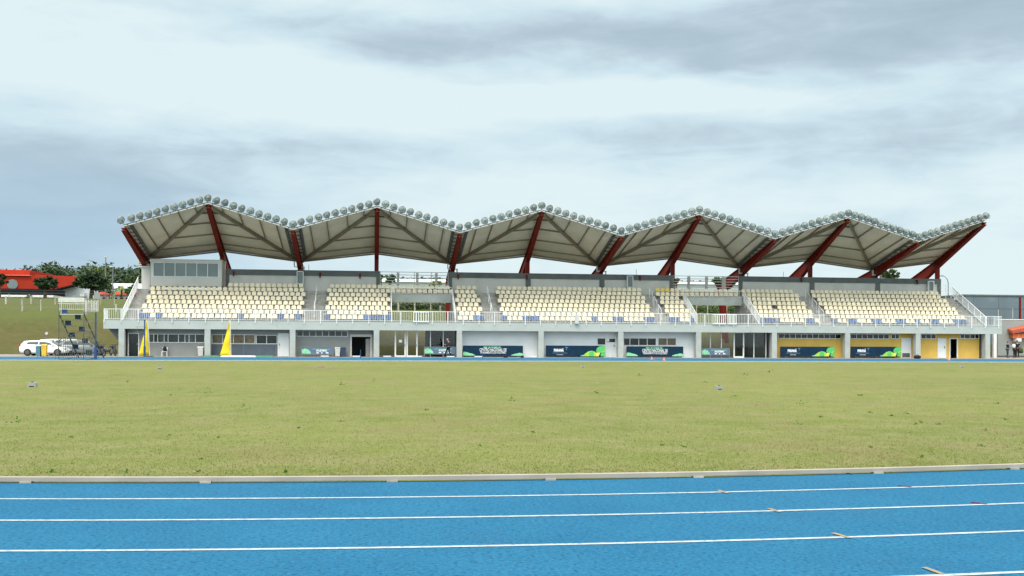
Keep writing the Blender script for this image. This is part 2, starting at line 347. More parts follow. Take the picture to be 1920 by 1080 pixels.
def ordi(n):
    if n <= 12: return ORD[n-1]
    return '%d%s' % (n, 'th' if 10 <= n % 100 <= 20 else {1: 'st', 2: 'nd', 3: 'rd'}.get(n % 10, 'th'))
STRUCT = dict(kind='structure')

# ================================================================== SETTING
def cy(x):                      # gentle curve of the near kerb
    d = x-2.0; a = abs(d); m = 14
    return .0105*d*d if a < m else .0105*m*m+.021*m*(a-m)
KERB = 11.42
def prof(y):
    pts = [(-80, 0), (103, 0), (112.5, 4.35), (137, 6.7), (200, 8.2), (600, 12), (5000, 14)]
    for (a, za), (b, zb) in zip(pts, pts[1:]):
        if y <= b: return za+(zb-za)*(y-a)/(b-a)
    return pts[-1][1]
mb = MB(); ys = [-80, 0, 50, 103, 105, 108, 112.5, 120, 137, 200, 600, 2500, 5000]; xs = [-4000, -800, -300, -120, -60, -24, 0, 30, 62, 90, 200, 500, 1200, 4000]
for y in ys:
    for x in xs: mb.v.append((x, y, prof(y)-.03))
for j in range(len(ys)-1):
    for i in range(len(xs)-1):
        mb.f.append((j*len(xs)+i, j*len(xs)+i+1, (j+1)*len(xs)+i+1, (j+1)*len(xs)+i)); mb.m.append(1 if ys[j] >= 112 else 0)
mb.build('ground', ['bank', 'plateau'], **STRUCT)
XS = [-160, -90, -50, -30, -20, -14]+[(-12+.5*i) for i in range(57)]+[20, 26, 34, 50, 90, 160]
def strip(lo, hi, z, m, name, kids=None, parent=None, **k):
    b = MB(); n = len(XS)
    for x in XS: b.v += [(x, lo(x), z), (x, hi(x), z)]
    for i in range(n-1): b.f.append((2*i, 2*i+2, 2*i+3, 2*i+1)); b.m.append(0)
    return b.build(name, m, parent, **k)
ci = lambda x: min(KERB+cy(x), 60)+.03
strip(lambda x: -3., ci, 0, 'track', 'running_track', **STRUCT)
strip(lambda x: ci(x), lambda x: 75.25, 0, 'infield', 'infield', **STRUCT)
b = MB().quad((-160, 75.25, 0), (160, 75.25, 0), (160, 90.1, 0), (-160, 90.1, 0)); b.build('far_running_track', 'track', **STRUCT)
b = MB().quad((-60, 90.1, 0), (120, 90.1, 0), (120, 102.9, 0), (-60, 102.9, 0)); b.build('pavement', 'pavement', **STRUCT)
# lane markings near
b = MB()
for off in (10.295, 9.095, 7.80, 6.44, 5.1, 3.8, 2.5):
    for i in range(len(XS)-1):
        x0, x1 = XS[i], XS[i+1]
        if x0 < -30 or x1 > 40: continue
        b.quad((x0, off+cy(x0)-.029, .004), (x1, off+cy(x1)-.029, .004), (x1, off+cy(x1)+.029, .004), (x0, off+cy(x0)+.029, .004))
b.build('lane_lines', 'line', **STRUCT)
b = MB()
for k in range(9):
    y = 76.2+1.22*k+.25
    b.quad((-160, y-.03, .004), (160, y-.03, .004), (160, y+.03, .004), (-160, y+.03, .004))
b.box(-160, 160, 75.2, 75.33, .0, .05)
b.build('far_lane_lines', 'line', **STRUCT)
def mark(segs, m, nm):
    b = MB()
    for (u0, v0, u1, v1) in segs:
        p = G(u0, v0); q = G(u1, v1); d = (q-p).normalized(); n_ = Vector((-d.y, d.x, 0))*.022
        b.quad(*[Vector((w.x, w.y, .0075)) for w in (p-n_, q-n_, q+n_, p+n_)])
    b.build(nm, m, **STRUCT)
mark([(1347, 920, 1364, 925.5), (1441, 954.5, 1463, 961), (1562, 1000.5, 1594, 1010), (1732, 1065, 1768, 1078)], 'markorange', 'orange_lane_marks')
mark([(1586, 888, 1597, 889.5), (1684, 911, 1708, 914), (1820, 942.5, 1850, 946)], 'markred', 'red_lane_marks')
# kerb rail on pads
b = MB(); n = len(XS)
R = [(0, .021), (0, .063), (.01, .069), (.05, .069), (.06, .061), (.06, .021)]
for x in XS:
    y = ci(x)-.03
    for dy, z in R: b.v.append((x, y+dy, z))
for i in range(n-1):
    for k in range(6): b.f.append((i*6+k, (i+1)*6+k, (i+1)*6+(k+1) % 6, i*6+(k+1) % 6)); b.m.append(0)
kerb = b.build('kerb', 'kerb', **STRUCT)
b = MB()
for u, v in ((52, 904.5), (387, 904.5), (735, 902.5), (1031, 899.5), (1306, 894.5), (1637, 885.5), (1893, 878.5)):
    x = G(u, v).x; y = KERB+cy(x); b.box(x-.06, x+.06, y-.03, y+.07, 0.001, .0205)
b.build('kerb_pad', 'post', kerb)

# grass blades near the camera
import numpy as np
rng = np.random.default_rng(3)
def blades(nm, n, ylo, yhi, hmin, hmax, w, m):
    y = ylo+(yhi-ylo)*rng.random(n)**2.1; x = -y*.42+rng.random(n)*(y*1.12)+.0*y
    d = np.abs(x-2); base = KERB+np.where(d < 14, .0105*d*d, .0105*196+.294*(d-14))+.12
    keep = y > base; x = x[keep]; y = y[keep]; n = len(x)
    a = rng.random(n)*np.pi; h = hmin+(hmax-hmin)*rng.random(n); lx = (rng.random(n)-.5)*h*1.6; ly = (rng.random(n)-.5)*h*1.2
    ww = w*(.7+.6*rng.random(n)); dx = np.cos(a)*ww; dy = np.sin(a)*ww*.5
    V = np.zeros((n, 3, 3)); V[:, 0] = np.stack([x-dx, y-dy, 0*x], 1); V[:, 1] = np.stack([x+dx, y+dy, 0*x], 1); V[:, 2] = np.stack([x+lx, y+ly, h], 1)
    me = bpy.data.meshes.new(nm); me.vertices.add(3*n); me.vertices.foreach_set('co', V.ravel()); me.loops.add(3*n); me.loops.foreach_set('vertex_index', np.arange(3*n, dtype=np.int32))
    me.polygons.add(n); me.polygons.foreach_set('loop_start', np.arange(0, 3*n, 3, dtype=np.int32)); me.polygons.foreach_set('loop_total', np.full(n, 3, dtype=np.int32)); me.update(); me.validate()
    me.materials.append(M[m]); o = bpy.data.objects.new(nm, me); COL.objects.link(o); return o
o = blades('grass', 190000, 11.6, 75, .008, .026, .005, 'blade'); o['kind'] = 'stuff'; o['label'] = 'short dry grass growing on the infield beyond the kerb'; o['category'] = 'grass'
# weeds : small darker clumps
def leafclump(b, c, r, n, size, zs=.7):
    for _ in range(n):
        d = Vector((random.gauss(0, 1), random.gauss(0, 1), abs(random.gauss(0, 1)))); d.normalize(); p = Vector(c)+Vector((d.x*r*random.random(), d.y*r*random.random(), d.z*r*zs*random.random()))
        a = Vector((random.uniform(-1, 1), random.uniform(-1, 1), random.uniform(-1, 1))).normalized()*size; q = Vector((random.uniform(-1, 1), random.uniform(-1, 1), random.uniform(-.2, 1))).normalized()*size*.5
        b.quad(p-a*.5, p+q, p+a*.5, p-q)
b = MB()
for u, v, r in ((97, 886, .12), (237, 887, .12), (372, 885, .07), (535, 886, .07), (320, 741, .05), (460, 767, .5), (385, 739, .5), (410, 821, .06), (376, 861, .06), (318, 816, .06), (133, 820, .07),
                (1493, 796, .3), (1538, 783, .13), (1631, 774, .12), (1700, 776, .15), (1718, 796, .12), (1726, 793, .12), (1757, 796, .12), (1839, 837, .14), (1730, 858, .09), (1240, 835, .06), (1282, 838, .1),
                (1323, 717, .2), (1399, 704, .4), (1444, 698, .4), (1882, 787, .15), (1848, 807, .12), (1613, 742, .2), (1870, 757, .15), (1672, 780, .1), (1632, 839, .08), (1503, 757, .3), (1378, 743, .2), (800, 769, .25), (1000, 812, .1),
                (1120, 738, .25), (900, 836, .08), (700, 715, .5), (958, 752, .3), (640, 790, .15), (1200, 705, .4), (30, 792, .35), (240, 716, .3), (560, 803, .07), (640, 722, .3)):
    c = G(u, v); leafclump(b, c, r*.6, 16, .022+c.y*.0009, .7)
o = b.build('weeds', 'weed', fix=False, kind='stuff', label='scattered darker weeds growing in the infield grass', category='weeds')

# ================================================================== GRANDSTAND
CX = [-21.91, -14.59, -7.18, .30, 7.85, 15.45, 23.04, 30.61, 38.13, 45.55, 52.86, 60.2]
GS = thing('grandstand', 'long concrete grandstand with folded canopy roof and rows of cream seats', 'grandstand', (0, 0, 0))
XL, XR = -23.44, 61.7
TZ = lambda k: 3.16+.444*k          # tread height
RY = lambda k: 94.22+.8*k           # riser position of row k
V1, V2 = (1.72, 7.55), (30.9, 37.1)  # the two open passages through the tiers
# tiers
def tier_prof(k0, zb, yb=101.0):
    p = [(RY(k0) if k0 else 93.15, zb)]
    if k0: p.append((RY(k0), TZ(k0)))
    else: p.append((93.15, TZ(0)))
    for k in range(k0+1, 8): p += [(RY(k), TZ(k-1)), (RY(k), TZ(k))]
    p += [(yb, TZ(7)), (yb, zb)]
    return p
b = MB()
for a, c in ((-22.1, V1[0]), (V1[1], V2[0]), (V2[1], 60.85)): b.prism(tier_prof(0, 2.95), 'x', a, c)
for a, c in (V1, V2):
    b.prism(tier_prof(6, 5.28), 'x', a, c); b.box(a, c, 93.15, 101.0, 2.95, 3.155)
b.box(XL+.1, -22.1, 93.15, 94.3, 2.95, 3.155); b.box(60.85, XR-.1, 93.15, 94.3, 2.95, 3.155)
b.build('tier', 'tread', GS)
for a, c in (V1, V2): MB().box(a+.02, c-.02, 98.86, 99.018, 5.22, 5.98).build('crossbeam', 'concrete', GS)
b = MB()
AIS = [(-22.05, -20.98), (-6.3, -4.52), (10.33, 11.9), (26.97, 28.2), (43.4, 44.82), (59.55, 60.8)]
for a, c in AIS:
    b = MB()
    for k in range(1, 8): b.box(a+.05, c-.05, RY(k)-.38, RY(k)-.002, TZ(k-1)+.002, TZ(k-1)+.222)
    b.build('aisle_steps', 'tread', GS)
# fascia and columns
b = MB().box(XL, XR, 92.86, 93.14, 2.43, 3.21); b.build('fascia_beam', 'fascia', GS)
for i, x in enumerate(CX):
    b = MB().box(x-.25, x+.25, 92.865, 93.45, 0, 2.428); b.build('column', 'concrete', GS)
b = MB()
for s, xa, xb in ((1, XL+.15, CX[0]-.26), ):
    b.prism([(xa, 2.6), (xb, 2.6), (xb, 1.15)], 'y', 93.5, 100.5)
b.build('haunch', 'darkgrey', GS)
b = MB().box(-22.15, 60.5, 93.45, 101.0, 2.70, 2.945); b.build('ceiling_slab', 'wallgrey', GS)

WY = 93.9      # facade wall plane
def wx(u, v=645, y=WY): return P(u, v, y).x
def wz(u, v, y=WY): return P(u, v, y).z
def wall_open(b, x0, x1, z0, z1, y0, y1, ops):
    xs_ = sorted({x0, x1, *[o[0] for o in ops], *[o[1] for o in ops]})
    for a, c in zip(xs_, xs_[1:]):
        m_ = (a+c)/2; cur = z0
        for o in sorted([o for o in ops if o[0] < m_ < o[1]], key=lambda o: o[2]):
            if o[2] > cur+.01: b.box(a, c, y0, y1, cur, o[2])
            cur = o[3]
        if cur < z1-.01: b.box(a, c, y0, y1, cur, z1)
def window(box, mull, glass, frame='metalwhite', t=.05, parent=None):
    x0, x1, z0, z1 = box; y = WY
    b = MB(); b.box(x0, x1, y-.03, y+.08, z0, z0+t); b.box(x0, x1, y-.03, y+.08, z1-t, z1)
    for x in [x0+t/2, x1-t/2]+list(mull): b.box(x-t/2, x+t/2, y-.028, y+.08, z0+t, z1-t)
    w = b.build('window', frame, parent or GS)
    MB().box(x0+.01, x1-.01, y+.03, y+.05, z0+.01, z1-.01).build('pane', glass, w)
    return w
def door(box, leaf='white', frame='metalwhite', glass=None, handle=True, hs=1):
    x0, x1, z0, z1 = box
    b = MB(); b.box(x0, x0+.08, WY-.03, WY+.1, z0, z1); b.box(x1-.08, x1, WY-.03, WY+.1, z0, z1); b.box(x0+.08, x1-.08, WY-.03, WY+.1, z1-.08, z1)
    MB().box(x0+.08, x1-.08, WY+.02, WY+.06, z0+.02, z1-.08).build('door_leaf', leaf, fr_ := b.build('door', frame, GS))
    if handle: MB().box((x1-.2) if hs > 0 else (x0+.12), (x1-.14) if hs > 0 else (x0+.18), WY-.03, WY+.02, 1.0, 1.18).build('handle', 'metalgrey', fr_)
    return fr_
def B(u0, v0, u1, v1): 
    um = (u0+u1)/2; return (wx(u0), wx(u1), max(0.0, wz(um, v1)), wz(um, v0))
bays = {0: ('wallgrey', [('gdoor', (240, 624, 261, 667)), ('win', (279, 626, 384, 642.5), (288.3, 295.7, 307.8, 315.2, 334.7, 346.7, 354.5, 366.4), 'glassgreen')]),
        1: ('wallgrey', [('win', (397, 627, 478.5, 644.5), (417.5, 437.5, 458), 'glasstan'), ('win', (480, 628, 520, 645), (500,), 'glassdark'), ('door', (521, 625, 542, 668), -1)]),
        2: ('wallgrey', [('win', (556, 619.5, 652, 631), tuple(568+12.1*i for i in range(7)), 'glassgreen'), ('open', (657, 627, 697, 672))]),
        4: ('white', []),
        5: ('white', [('win', (1119.5, 633.5, 1135.8, 647), (), 'glassdark'), ('wdoor', (1136, 633.5, 1155, 672))]),
        6: ('white', [('win', (1169, 633.5, 1230.5, 648), (1181, 1197.5, 1213.5), 'glassdark'), ('win', (1233.5, 633.5, 1268, 648), (1250.8,), 'glasstan')]),
        8: ('yellow', [('win', (1459, 626, 1577, 635), tuple(1470+10.7*i for i in range(10)), 'glassdark')]),
        9: ('yellow', [('win', (1594, 626.5, 1667, 635.5), tuple(1606+10.2*i for i in range(6)), 'glassdark'), ('win', (1671, 626.5, 1686, 635.5), (1678.5,), 'glassdark'), ('door', (1690, 633.5, 1708, 672), 0)]),
        10: ('yellow', [('win', (1727, 626.5, 1755, 635.5), (1736, 1745.5), 'glassdark'), ('door', (1758, 634, 1774, 672), 1), ('halfopen', (1780, 634, 1796, 672)), ('win', (1800, 626.5, 1838, 635), (1808, 1818.5, 1828), 'glassdark')])}
for i, (mt, items) in bays.items():
    x0, x1 = CX[i]+(.25 if i == 0 else .0), CX[i+1]-(.25 if i == 10 else .0)
    ops = [];
    for it in items:
        bx = list(B(*it[1]));
        if it[0] != 'win': bx[2] = 0.0
        bx[3] = min(bx[3], 2.62); bx[0] = max(bx[0], x0+.03); bx[1] = min(bx[1], x1-.03); ops.append(tuple(bx))
    b = MB(); wall_open(b, x0, x1, 0, 2.70, WY, WY+.15, ops); b.build('facade_wall', mt, GS)
    for it, bx in zip(items, ops):
        if it[0] == 'win': window(bx, [wx(u) for u in it[2]], it[3])
        elif it[0] == 'door': door(bx, hs=it[2], handle=it[2] != 0)
        elif it[0] == 'gdoor': door(bx, leaf='glassdark')
        elif it[0] == 'wdoor':
            d = door(bx); MB().box(bx[0]+.1, bx[1]-.1, WY+.005, WY+.018, 1.45, 2.05).build('pane', 'glassdark', d)
            MB().box(bx[0]+.12, bx[0]+.32, WY-.004, WY+.003, 1.5, 1.8).build('notice', 'text', d)
        elif it[0] == 'open':
            x0_, x1_, z0_, z1_ = bx; b = MB(); b.box(x0_, x0_+.12, WY-.04, WY+.1, 0, z1_); b.box(x1_-.12, x1_, WY-.04, WY+.1, 0, z1_); b.box(x0_+.12, x1_-.12, WY-.04, WY+.1, z1_-.22, z1_)
            d = b.build('door', 'wallpanel', GS); MB().box(x1_-.55, x1_-.12, WY+.25, WY+.3, .02, z1_-.4).build('door_leaf', 'wallgrey', d)
        elif it[0] == 'halfopen':
            x0_, x1_, z0_, z1_ = bx; b = MB(); b.box(x0_, x0_+.08, WY-.03, WY+.1, 0, z1_); b.box(x1_-.08, x1_, WY-.03, WY+.1, 0, z1_); b.box(x0_+.08, x1_-.08, WY-.03, WY+.1, z1_-.08, z1_)
            d = b.build('door', 'metalwhite', GS); MB().bar((x0_+.08, WY+.02, 1.05), (x0_+.46, WY+.55, 1.05), .04, 2.06).build('door_leaf', 'white', d)
bx = B(397, 646, 519, 666); b = MB().box(bx[0], bx[1], WY-.03, WY-.002, .06, bx[3]); b.build('slate_panel', 'slate', GS)
b = MB()
for u in (457, 517): b.box(wx(u)-.015, wx(u)+.015, WY-.045, WY-.032, .06, bx[3])
b.build('panel_joint', 'metalgrey', GS)
# vent at foot of the white door, bay 9
b = MB().box(wx(1692), wx(1706), WY-.012, WY+.015, .1, .5); b.build('door_vent', 'gutter', GS)
# rear wall of the ground floor and partitions beside the open passages
b = MB()
b.box(-22.1, CX[3], 100.8, 101.0, 0, 2.70); b.box(CX[4], CX[7], 100.8, 101.0, 0, 2.70); b.box(CX[8], 60.4, 100.8, 101.0, 0, 2.70)
for x in (CX[3], CX[4], CX[7], CX[8]): b.box(x-.08, x+.08, WY+.16, 100.8, 0, 2.70)
b.box(-22.1, -21.95, WY+.16, 100.8, 0, 2.7); b.box(60.25, 60.4, WY+.16, 100.8, 0, 2.7); b.box(CX[6]-.08, CX[6]+.08, WY+.16, 100.8, 0, 2.7)
b.build('rear_wall', 'wallgrey', GS)
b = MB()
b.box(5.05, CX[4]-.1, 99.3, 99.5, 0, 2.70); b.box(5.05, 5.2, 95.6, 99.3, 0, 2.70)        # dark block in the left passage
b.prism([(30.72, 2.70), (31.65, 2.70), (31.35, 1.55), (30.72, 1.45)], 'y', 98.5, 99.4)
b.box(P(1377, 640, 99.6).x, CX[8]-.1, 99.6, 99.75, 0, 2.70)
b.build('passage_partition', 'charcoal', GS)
# glazed screens of the passages
def screen(x0, x1, mulls, doors, zt=2.62):
    b = MB(); b.box(x0, x1, WY-.03, WY+.06, zt-.06, zt); 
    for x in mulls: b.box(x-.035, x+.035, WY-.03, WY+.06, 0, zt-.06)
    f = b.build('glazed_screen', 'metalwhite', GS); MB().box(x0, x1, WY+.01, WY+.02, .04, zt-.07).build('pane', 'glass', f)
    for a, c in doors:
        b = MB(); t = .13; b.box(a, a+t, WY-.06, WY-.032, 0, zt-.14); b.box(c-t, c, WY-.06, WY-.032, 0, zt-.14); b.box(a+t, c-t, WY-.06, WY-.032, 0, .14); b.box(a+t, c-t, WY-.06, WY-.032, zt-.24, zt-.14)
        d = b.build('glass_door', 'metalwhite', GS); MB().box(c-.12, c-.08, WY-.1, WY-.062, .95, 1.2).build('handle', 'metalgrey', d)
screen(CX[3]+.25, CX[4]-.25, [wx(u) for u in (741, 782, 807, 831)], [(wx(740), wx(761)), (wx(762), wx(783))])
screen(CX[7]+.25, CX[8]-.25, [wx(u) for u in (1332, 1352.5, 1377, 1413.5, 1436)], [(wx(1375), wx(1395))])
b = MB().box(wx(748), wx(753.5), WY-.045, WY-.035, wz(750, 642), wz(750, 637)); b.build('notice', 'text', GS)
# spiral-like steps seen through the right passage
b = MB()
for k in range(7): b.box(wx(1416, 640, 96.5), wx(1432, 640, 96.5), 96+.28*k, 96.25+.28*k, 1.0+.22*k, 1.06+.22*k)
b.build('passage_stair', 'metalgrey', GS)

# upper rear wall
WT = 8.34
gaps = [(-14.2, .62), (7.42, 30.5), (37.6, 60.0)]
def pil(x, w=.26): return (x-w, x+w)
b = MB(); c = MB()
for a, d in gaps:
    c.box(a, d, 101.02, 101.2, 6.0, WT-.02)
    b.box(a, d, 100.9, 101.3, 7.80, WT)
    b.box(a, a+.35, 100.92, 101.0, 6.29, 7.80); b.box(d-.35, d, 100.92, 101.0, 6.29, 7.80)
    for x in CX:
        if a+.6 < x < d-.6: b.box(x-.25, x+.25, 100.92, 101.0, 6.29, 7.80)
c.build('upper_wall', 'wallpanel', GS); b.build('wall_frame', 'darkgrey', GS)
b = MB(); b.box(-22.0, -21.2, 100.9, 101.2, 6.29, 8.4); b.box(-22.3, -21.0, 100.8, 101.3, 8.4, 8.52); b.build('end_pier', 'wallpanel', GS)
# horizontal-bar screens in the gaps of the upper wall
for a, d in ((.62, 7.42), (30.5, 37.6)):
    b = MB(); n_ = 4
    for k in range(7): b.box(a, d, 101.06, 101.11, 6.55+k*.285, 6.61+k*.285)
    for k in range(n_+1): x = a+.04+(d-a-.08)*k/n_; b.box(x-.03, x+.03, 101.05, 101.12, 6.29, WT)
    s_ = b.build('bar_screen', 'bingrey', GS)
    for x in (a+1.8, a+3.7, a+5.6): MB().box(x-.13, x+.13, 101.2, 101.45, 5.5, WT-.1).build('screen_post', 'wallpanel', s_)
# framed cases and red fittings on the wall
for u, v0, v1 in ((563, 509, 533), (1180.5, 517, 539.5), (1744, 527, 546.5)):
    x = P(u, 520, 100.85).x; z0 = P(u, v1, 100.85).z; z1 = P(u, v0, 100.85).z
    b = MB(); t = .07; b.box(x-.33, x+.33, 100.6, 100.88, z0, z0+t); b.box(x-.33, x+.33, 100.6, 100.88, z1-t, z1); b.box(x-.33, x-.33+t, 100.6, 100.88, z0+t, z1-t); b.box(x+.33-t, x+.33, 100.6, 100.88, z0+t, z1-t)
    f = b.build('wall_case', 'metalwhite', GS); MB().box(x-.3, x+.3, 100.75, 100.8, z0+.03, z1-.03).build('pane', 'glassbooth', f)
for u, v in ((438, 511), (600, 514), (675, 516), (859, 517), (988, 518), (1200, 520), (1503, 523), (1720, 527)):
    p = P(u, v, 100.75); b = MB().box(p.x-.08, p.x+.08, 100.7, 100.89, p.z-.05, p.z+.15); b.tube([(p.x, 100.72, p.z-.35), (p.x, 100.72, p.z-.07)], .07, 10); b.build('extinguisher', 'red', GS)
for u, v in ((579, 507), (1193, 517), (1469, 519)):
    p = P(u, v, 101.1); MB().tube([(p.x, 101.1, WT), (p.x, 101.1, WT+.55)], .02, 6).build('antenna', 'black', GS)

# press booth
bx0, bx1, by0, by1, bz0, bz1 = -20.98, -14.42, 100.0, 102.6, 6.72, 9.08
b = MB(); win = (bx0+.25, bx1-.3, 7.52, 8.78)
wall_open(b, bx0, bx1, bz0, bz1, by0, by0+.15, [win]); b.box(bx0, bx0+.15, by0+.15, by1, bz0, bz1); b.box(bx1-.15, bx1, by0+.15, by1, bz0, bz1)
b.box(bx0, bx1, by1, by1+.15, bz0, bz1); b.box(bx0-.06, bx1+.06, by0-.06, by1+.2, bz1, bz1+.07); b.box(bx0, bx1, by0, by1, bz0-.14, bz0)
booth = b.build('press_booth', 'wallpanel', GS)
b = MB(); b.box(win[0]-.04, win[1]+.04, by0-.05, by0+.03, win[2]-.06, win[2]); b.box(win[0]-.04, win[1]+.04, by0-.05, by0+.03, win[3], win[3]+.04)
for k in range(7): x = win[0]+(win[1]-win[0])*k/6; b.box(x-.03, x+.03, by0-.04, by0+.03, win[2], win[3])
b.build('window', 'metalwhite', booth); MB().box(win[0], win[1], by0+.04, by0+.06, win[2], win[3]).build('pane', 'glassbooth', booth)
MB().box(bx1-.02, bx1+.02, by0+.1, by1, bz0, bz1).build('side_panel', 'wallpanel', booth)

# railings
def rail(x0, x1, y, z0, h=1.02, drop=.0, step=.155, gate=None):
    b = MB(); b.box(x0, x1, y-.025, y+.025, z0+h-.05, z0+h); b.box(x0, x1, y-.02, y+.02, z0+.10, z0+.14)
    n_ = max(1, int((x1-x0)/step))
    for k in range(n_+1):
        x = x0+.02+(x1-x0-.04)*k/n_; b.box(x-.011, x+.011, y-.011, y+.011, z0+.14, z0+h-.05)
    return b
b = rail(XL+.05, XR-.05, 92.83, 3.17); fr_rail = b.build('front_railing', 'metalwhite', GS)
k = 0; x = XL+.08
while x < XR and k < 62:
    MB().box(x-.03, x+.03, 92.78, 92.84, 2.98, 4.2).build('rail_post', 'metalwhite', fr_rail); x += 1.435; k += 1
for xa, xb in ((wx(775, 595, 92.8), wx(804, 595, 92.8)), (wx(1336, 595, 92.8), wx(1361, 595, 92.8)), (wx(1381, 595, 92.8)-.9, wx(1381, 595, 92.8))):
    b = MB(); b.box(xa, xb, 92.73, 92.77, 4.08, 4.18); b.box(xa, xb, 92.73, 92.77, 3.2, 3.3); n_ = 6
    for q in range(n_+1): x = xa+.03+(xb-xa-.06)*q/n_; b.box(x-.03, x+.03, 92.735, 92.765, 3.3, 4.08)
    b.build('rail_gate', 'metalwhite', GS)
b = MB().box(P(1078, 600, 92.7).x, P(1085, 600, 92.7).x, 92.6, 92.76, 3.15, 4.0); b.build('junction_box', 'bingrey', GS)
for x in (XL+.06, XR-.06):      # return rails of the walkway
    b = MB(); b.box(x-.02, x+.02, 92.86, 94.3, 4.14, 4.19); b.box(x-.02, x+.02, 92.86, 94.3, 3.27, 3.31)
    for q in range(10): y = 92.95+q*.145; b.box(x-.011, x+.011, y-.011, y+.011, 3.31, 4.14)
    b.build('return_railing', 'metalwhite', GS)
def slope_rail(x, k0, k1, h=.98, dense=.13):
    y0, y1 = RY(k0)-.1, RY(k1)+.3; z0 = TZ(k0)-.0; sl = .444/.8; b = MB(); zf = lambda y: TZ(0)+(y-RY(1)+.8)*sl
    b.bar((x, y0, zf(y0)+h), (x, y1, zf(y1)+h), .06, .06); b.bar((x, y0, zf(y0)+.12), (x, y1, zf(y1)+.12), .05, .05); n_ = int((y1-y0)/dense)
    for q in range(n_+1):
        y = y0+(y1-y0)*q/n_; w = .03 if q % 8 == 0 else .012; b.box(x-w, x+w, y-w, y+w, zf(y)+.0, zf(y)+h)
    return b.build('stair_railing', 'metalwhite', GS)
slope_rail(-22.12, 0, 7); slope_rail(60.85, 0, 7)
for a, d in (V1, V2):
    slope_rail(a-.05, 0, 5); slope_rail(d+.05, 0, 5)
    rail(a-.02, d+.02, 98.83, 5.92, .80, step=.24).build('bridge_railing', 'metalwhite', GS)
for i, (a, d) in enumerate(AIS[1:5]):
    xm = (a+d)/2
    for k in (1, 3, 5):
        y = RY(k)+.05; z = TZ(k); b = MB(); b.tube([(xm, y, z), (xm, y, z+.95), (xm, y+1.1, z+.95+.6), (xm, y+1.1, z+.6)], .03, 8); b.build('aisle_handrail', 'metalwhite', GS)
# right top landing rail
b = MB()
for z in (7.0, 7.35, 7.7): b.bar((60.05, 101.0, z), (61.2, 101.0, z), .04)
for x in (60.6, 61.2): b.tube([(x, 101, 6.2), (x, 101, 7.72)], .03, 6)
b.box(60.0, 61.3, 100.3, 101.3, 6.1, 6.28)
b.build('landing_rail', 'metalwhite', GS)

# ---- roof
PK, VL = 13.62, 11.45; PR, VR = 10.24, 9.34; YF, YRr = 92.95, 102.25
RX = [(-21.80, 0)]+[(x, i % 2) for i, x in list(enumerate(CX))[1:11]]+[(59.9, 1)]
fz = lambda pk: PK if pk else VL
rz_ = lambda pk: PR if pk else VR
roof = MB(); up = MB()
for (xa, pa), (xb, pb) in zip(RX, RX[1:]):
    A = Vector((xa, YF, fz(pa))); Bq = Vector((xb, YF, fz(pb))); Cq = Vector((xb, YRr, rz_(pb))); Dq = Vector((xa, YRr, rz_(pa)))
    T = Vector((0, 0, .10))
    # ridge side diagonal: front peak -> rear valley
    tris = ((A, Bq, Cq), (A, Cq, Dq)) if pa else ((A, Bq, Dq), (Bq, Cq, Dq))
    for t in tris: roof.quad(*t); up.quad(*[q+T for q in t])
    up.quad(A, Bq, Bq+T, A+T); up.quad(Dq, Cq, Cq+T, Dq+T)
for x, p in (RX[0], RX[-1]):
    up.quad((x, YF, fz(p)), (x, YRr, rz_(p)), (x, YRr, rz_(p)+.1), (x, YF, fz(p)+.1))
RF = up.build('roof', 'zinc', GS, fix=False); roof.build('roof_lining', 'sheet', RF, fix=False)
# members
for i, ((xa, pa), (xb, pb)) in enumerate(zip(RX, RX[1:])):
    (xp, xv) = (xa, xb) if pa else (xb, xa)
    FP, FV, RP, RV = Vector((xp, YF, PK)), Vector((xv, YF, VL)), Vector((xp, YRr, PR)), Vector((xv, YRr, VR))
    dn = Vector((0, 0, -.17))
    MB().bar(FP+(RV-FP)*.03+dn, RV+dn, .20, .30).build('diagonal_beam', 'purlin', RF)
    for t in (.16, .36, .60, .82):
        a = FP+(RP-FP)*t; d = FP+(RV-FP)*t
        MB().bar(a+dn*.6, a+(d-a)*.97+dn*.5, .085, .12).build('purlin', 'purlin', RF)
    for t in (.16, .36, .60, .80):
        a = FP+(FV-FP)*t; d = FP+(RV-FP)*t
        MB().bar(a+dn*.6+Vector((0, .1, 0)), a+(d-a)*.97+dn*.5, .085, .12).build('purlin', 'purlin', RF)
    for t in (.955, 1.0): 
        a = FP+(RP-FP)*t; d = FV+(RV-FV)*t; MB().bar(a+dn*.5, d+dn*.5, .09, .14).build('rear_purlin', 'purlin', RF)
    # eave trim: pale pipe pair with brackets
    b = MB(); b.bar(FP+Vector((0, -.07, .0)), FV+Vector((0, -.07, .0)), .05, .07); b.build('eave_trim', 'wallpanel', RF)
    b = MB(); b.bar(FP+Vector((0, -.09, .10)), FV+Vector((0, -.09, .10)), .05, .05)
    for q in range(10):
        w = FP+(FV-FP)*((q+.5)/10); b.box(w.x-.05, w.x+.05, YF-.11, YF-.02, w.z-.02, w.z+.08)
    b.build('lamp_rail', 'gutter', RF)
for (x, p) in RX:
    if not p:      # service gutter beside the valley ribs
        s_ = [1] if x < -20 else [-1, 1]
        for s in s_:
            b = MB(); a = Vector((x+s*.62, YF+.2, VL+.08)); d = Vector((x+s*.55, YRr-.6, VR+.05)); b.bar(a, d, .30, .10)
            for q in range(9): w = a+(d-a)*(q/9+.05); b.bar(w+Vector((-s*.4, 0, -.12)), w+Vector((0, 0, -.12)), .06, .10)
            b.build('service_gutter', 'gutter', RF)
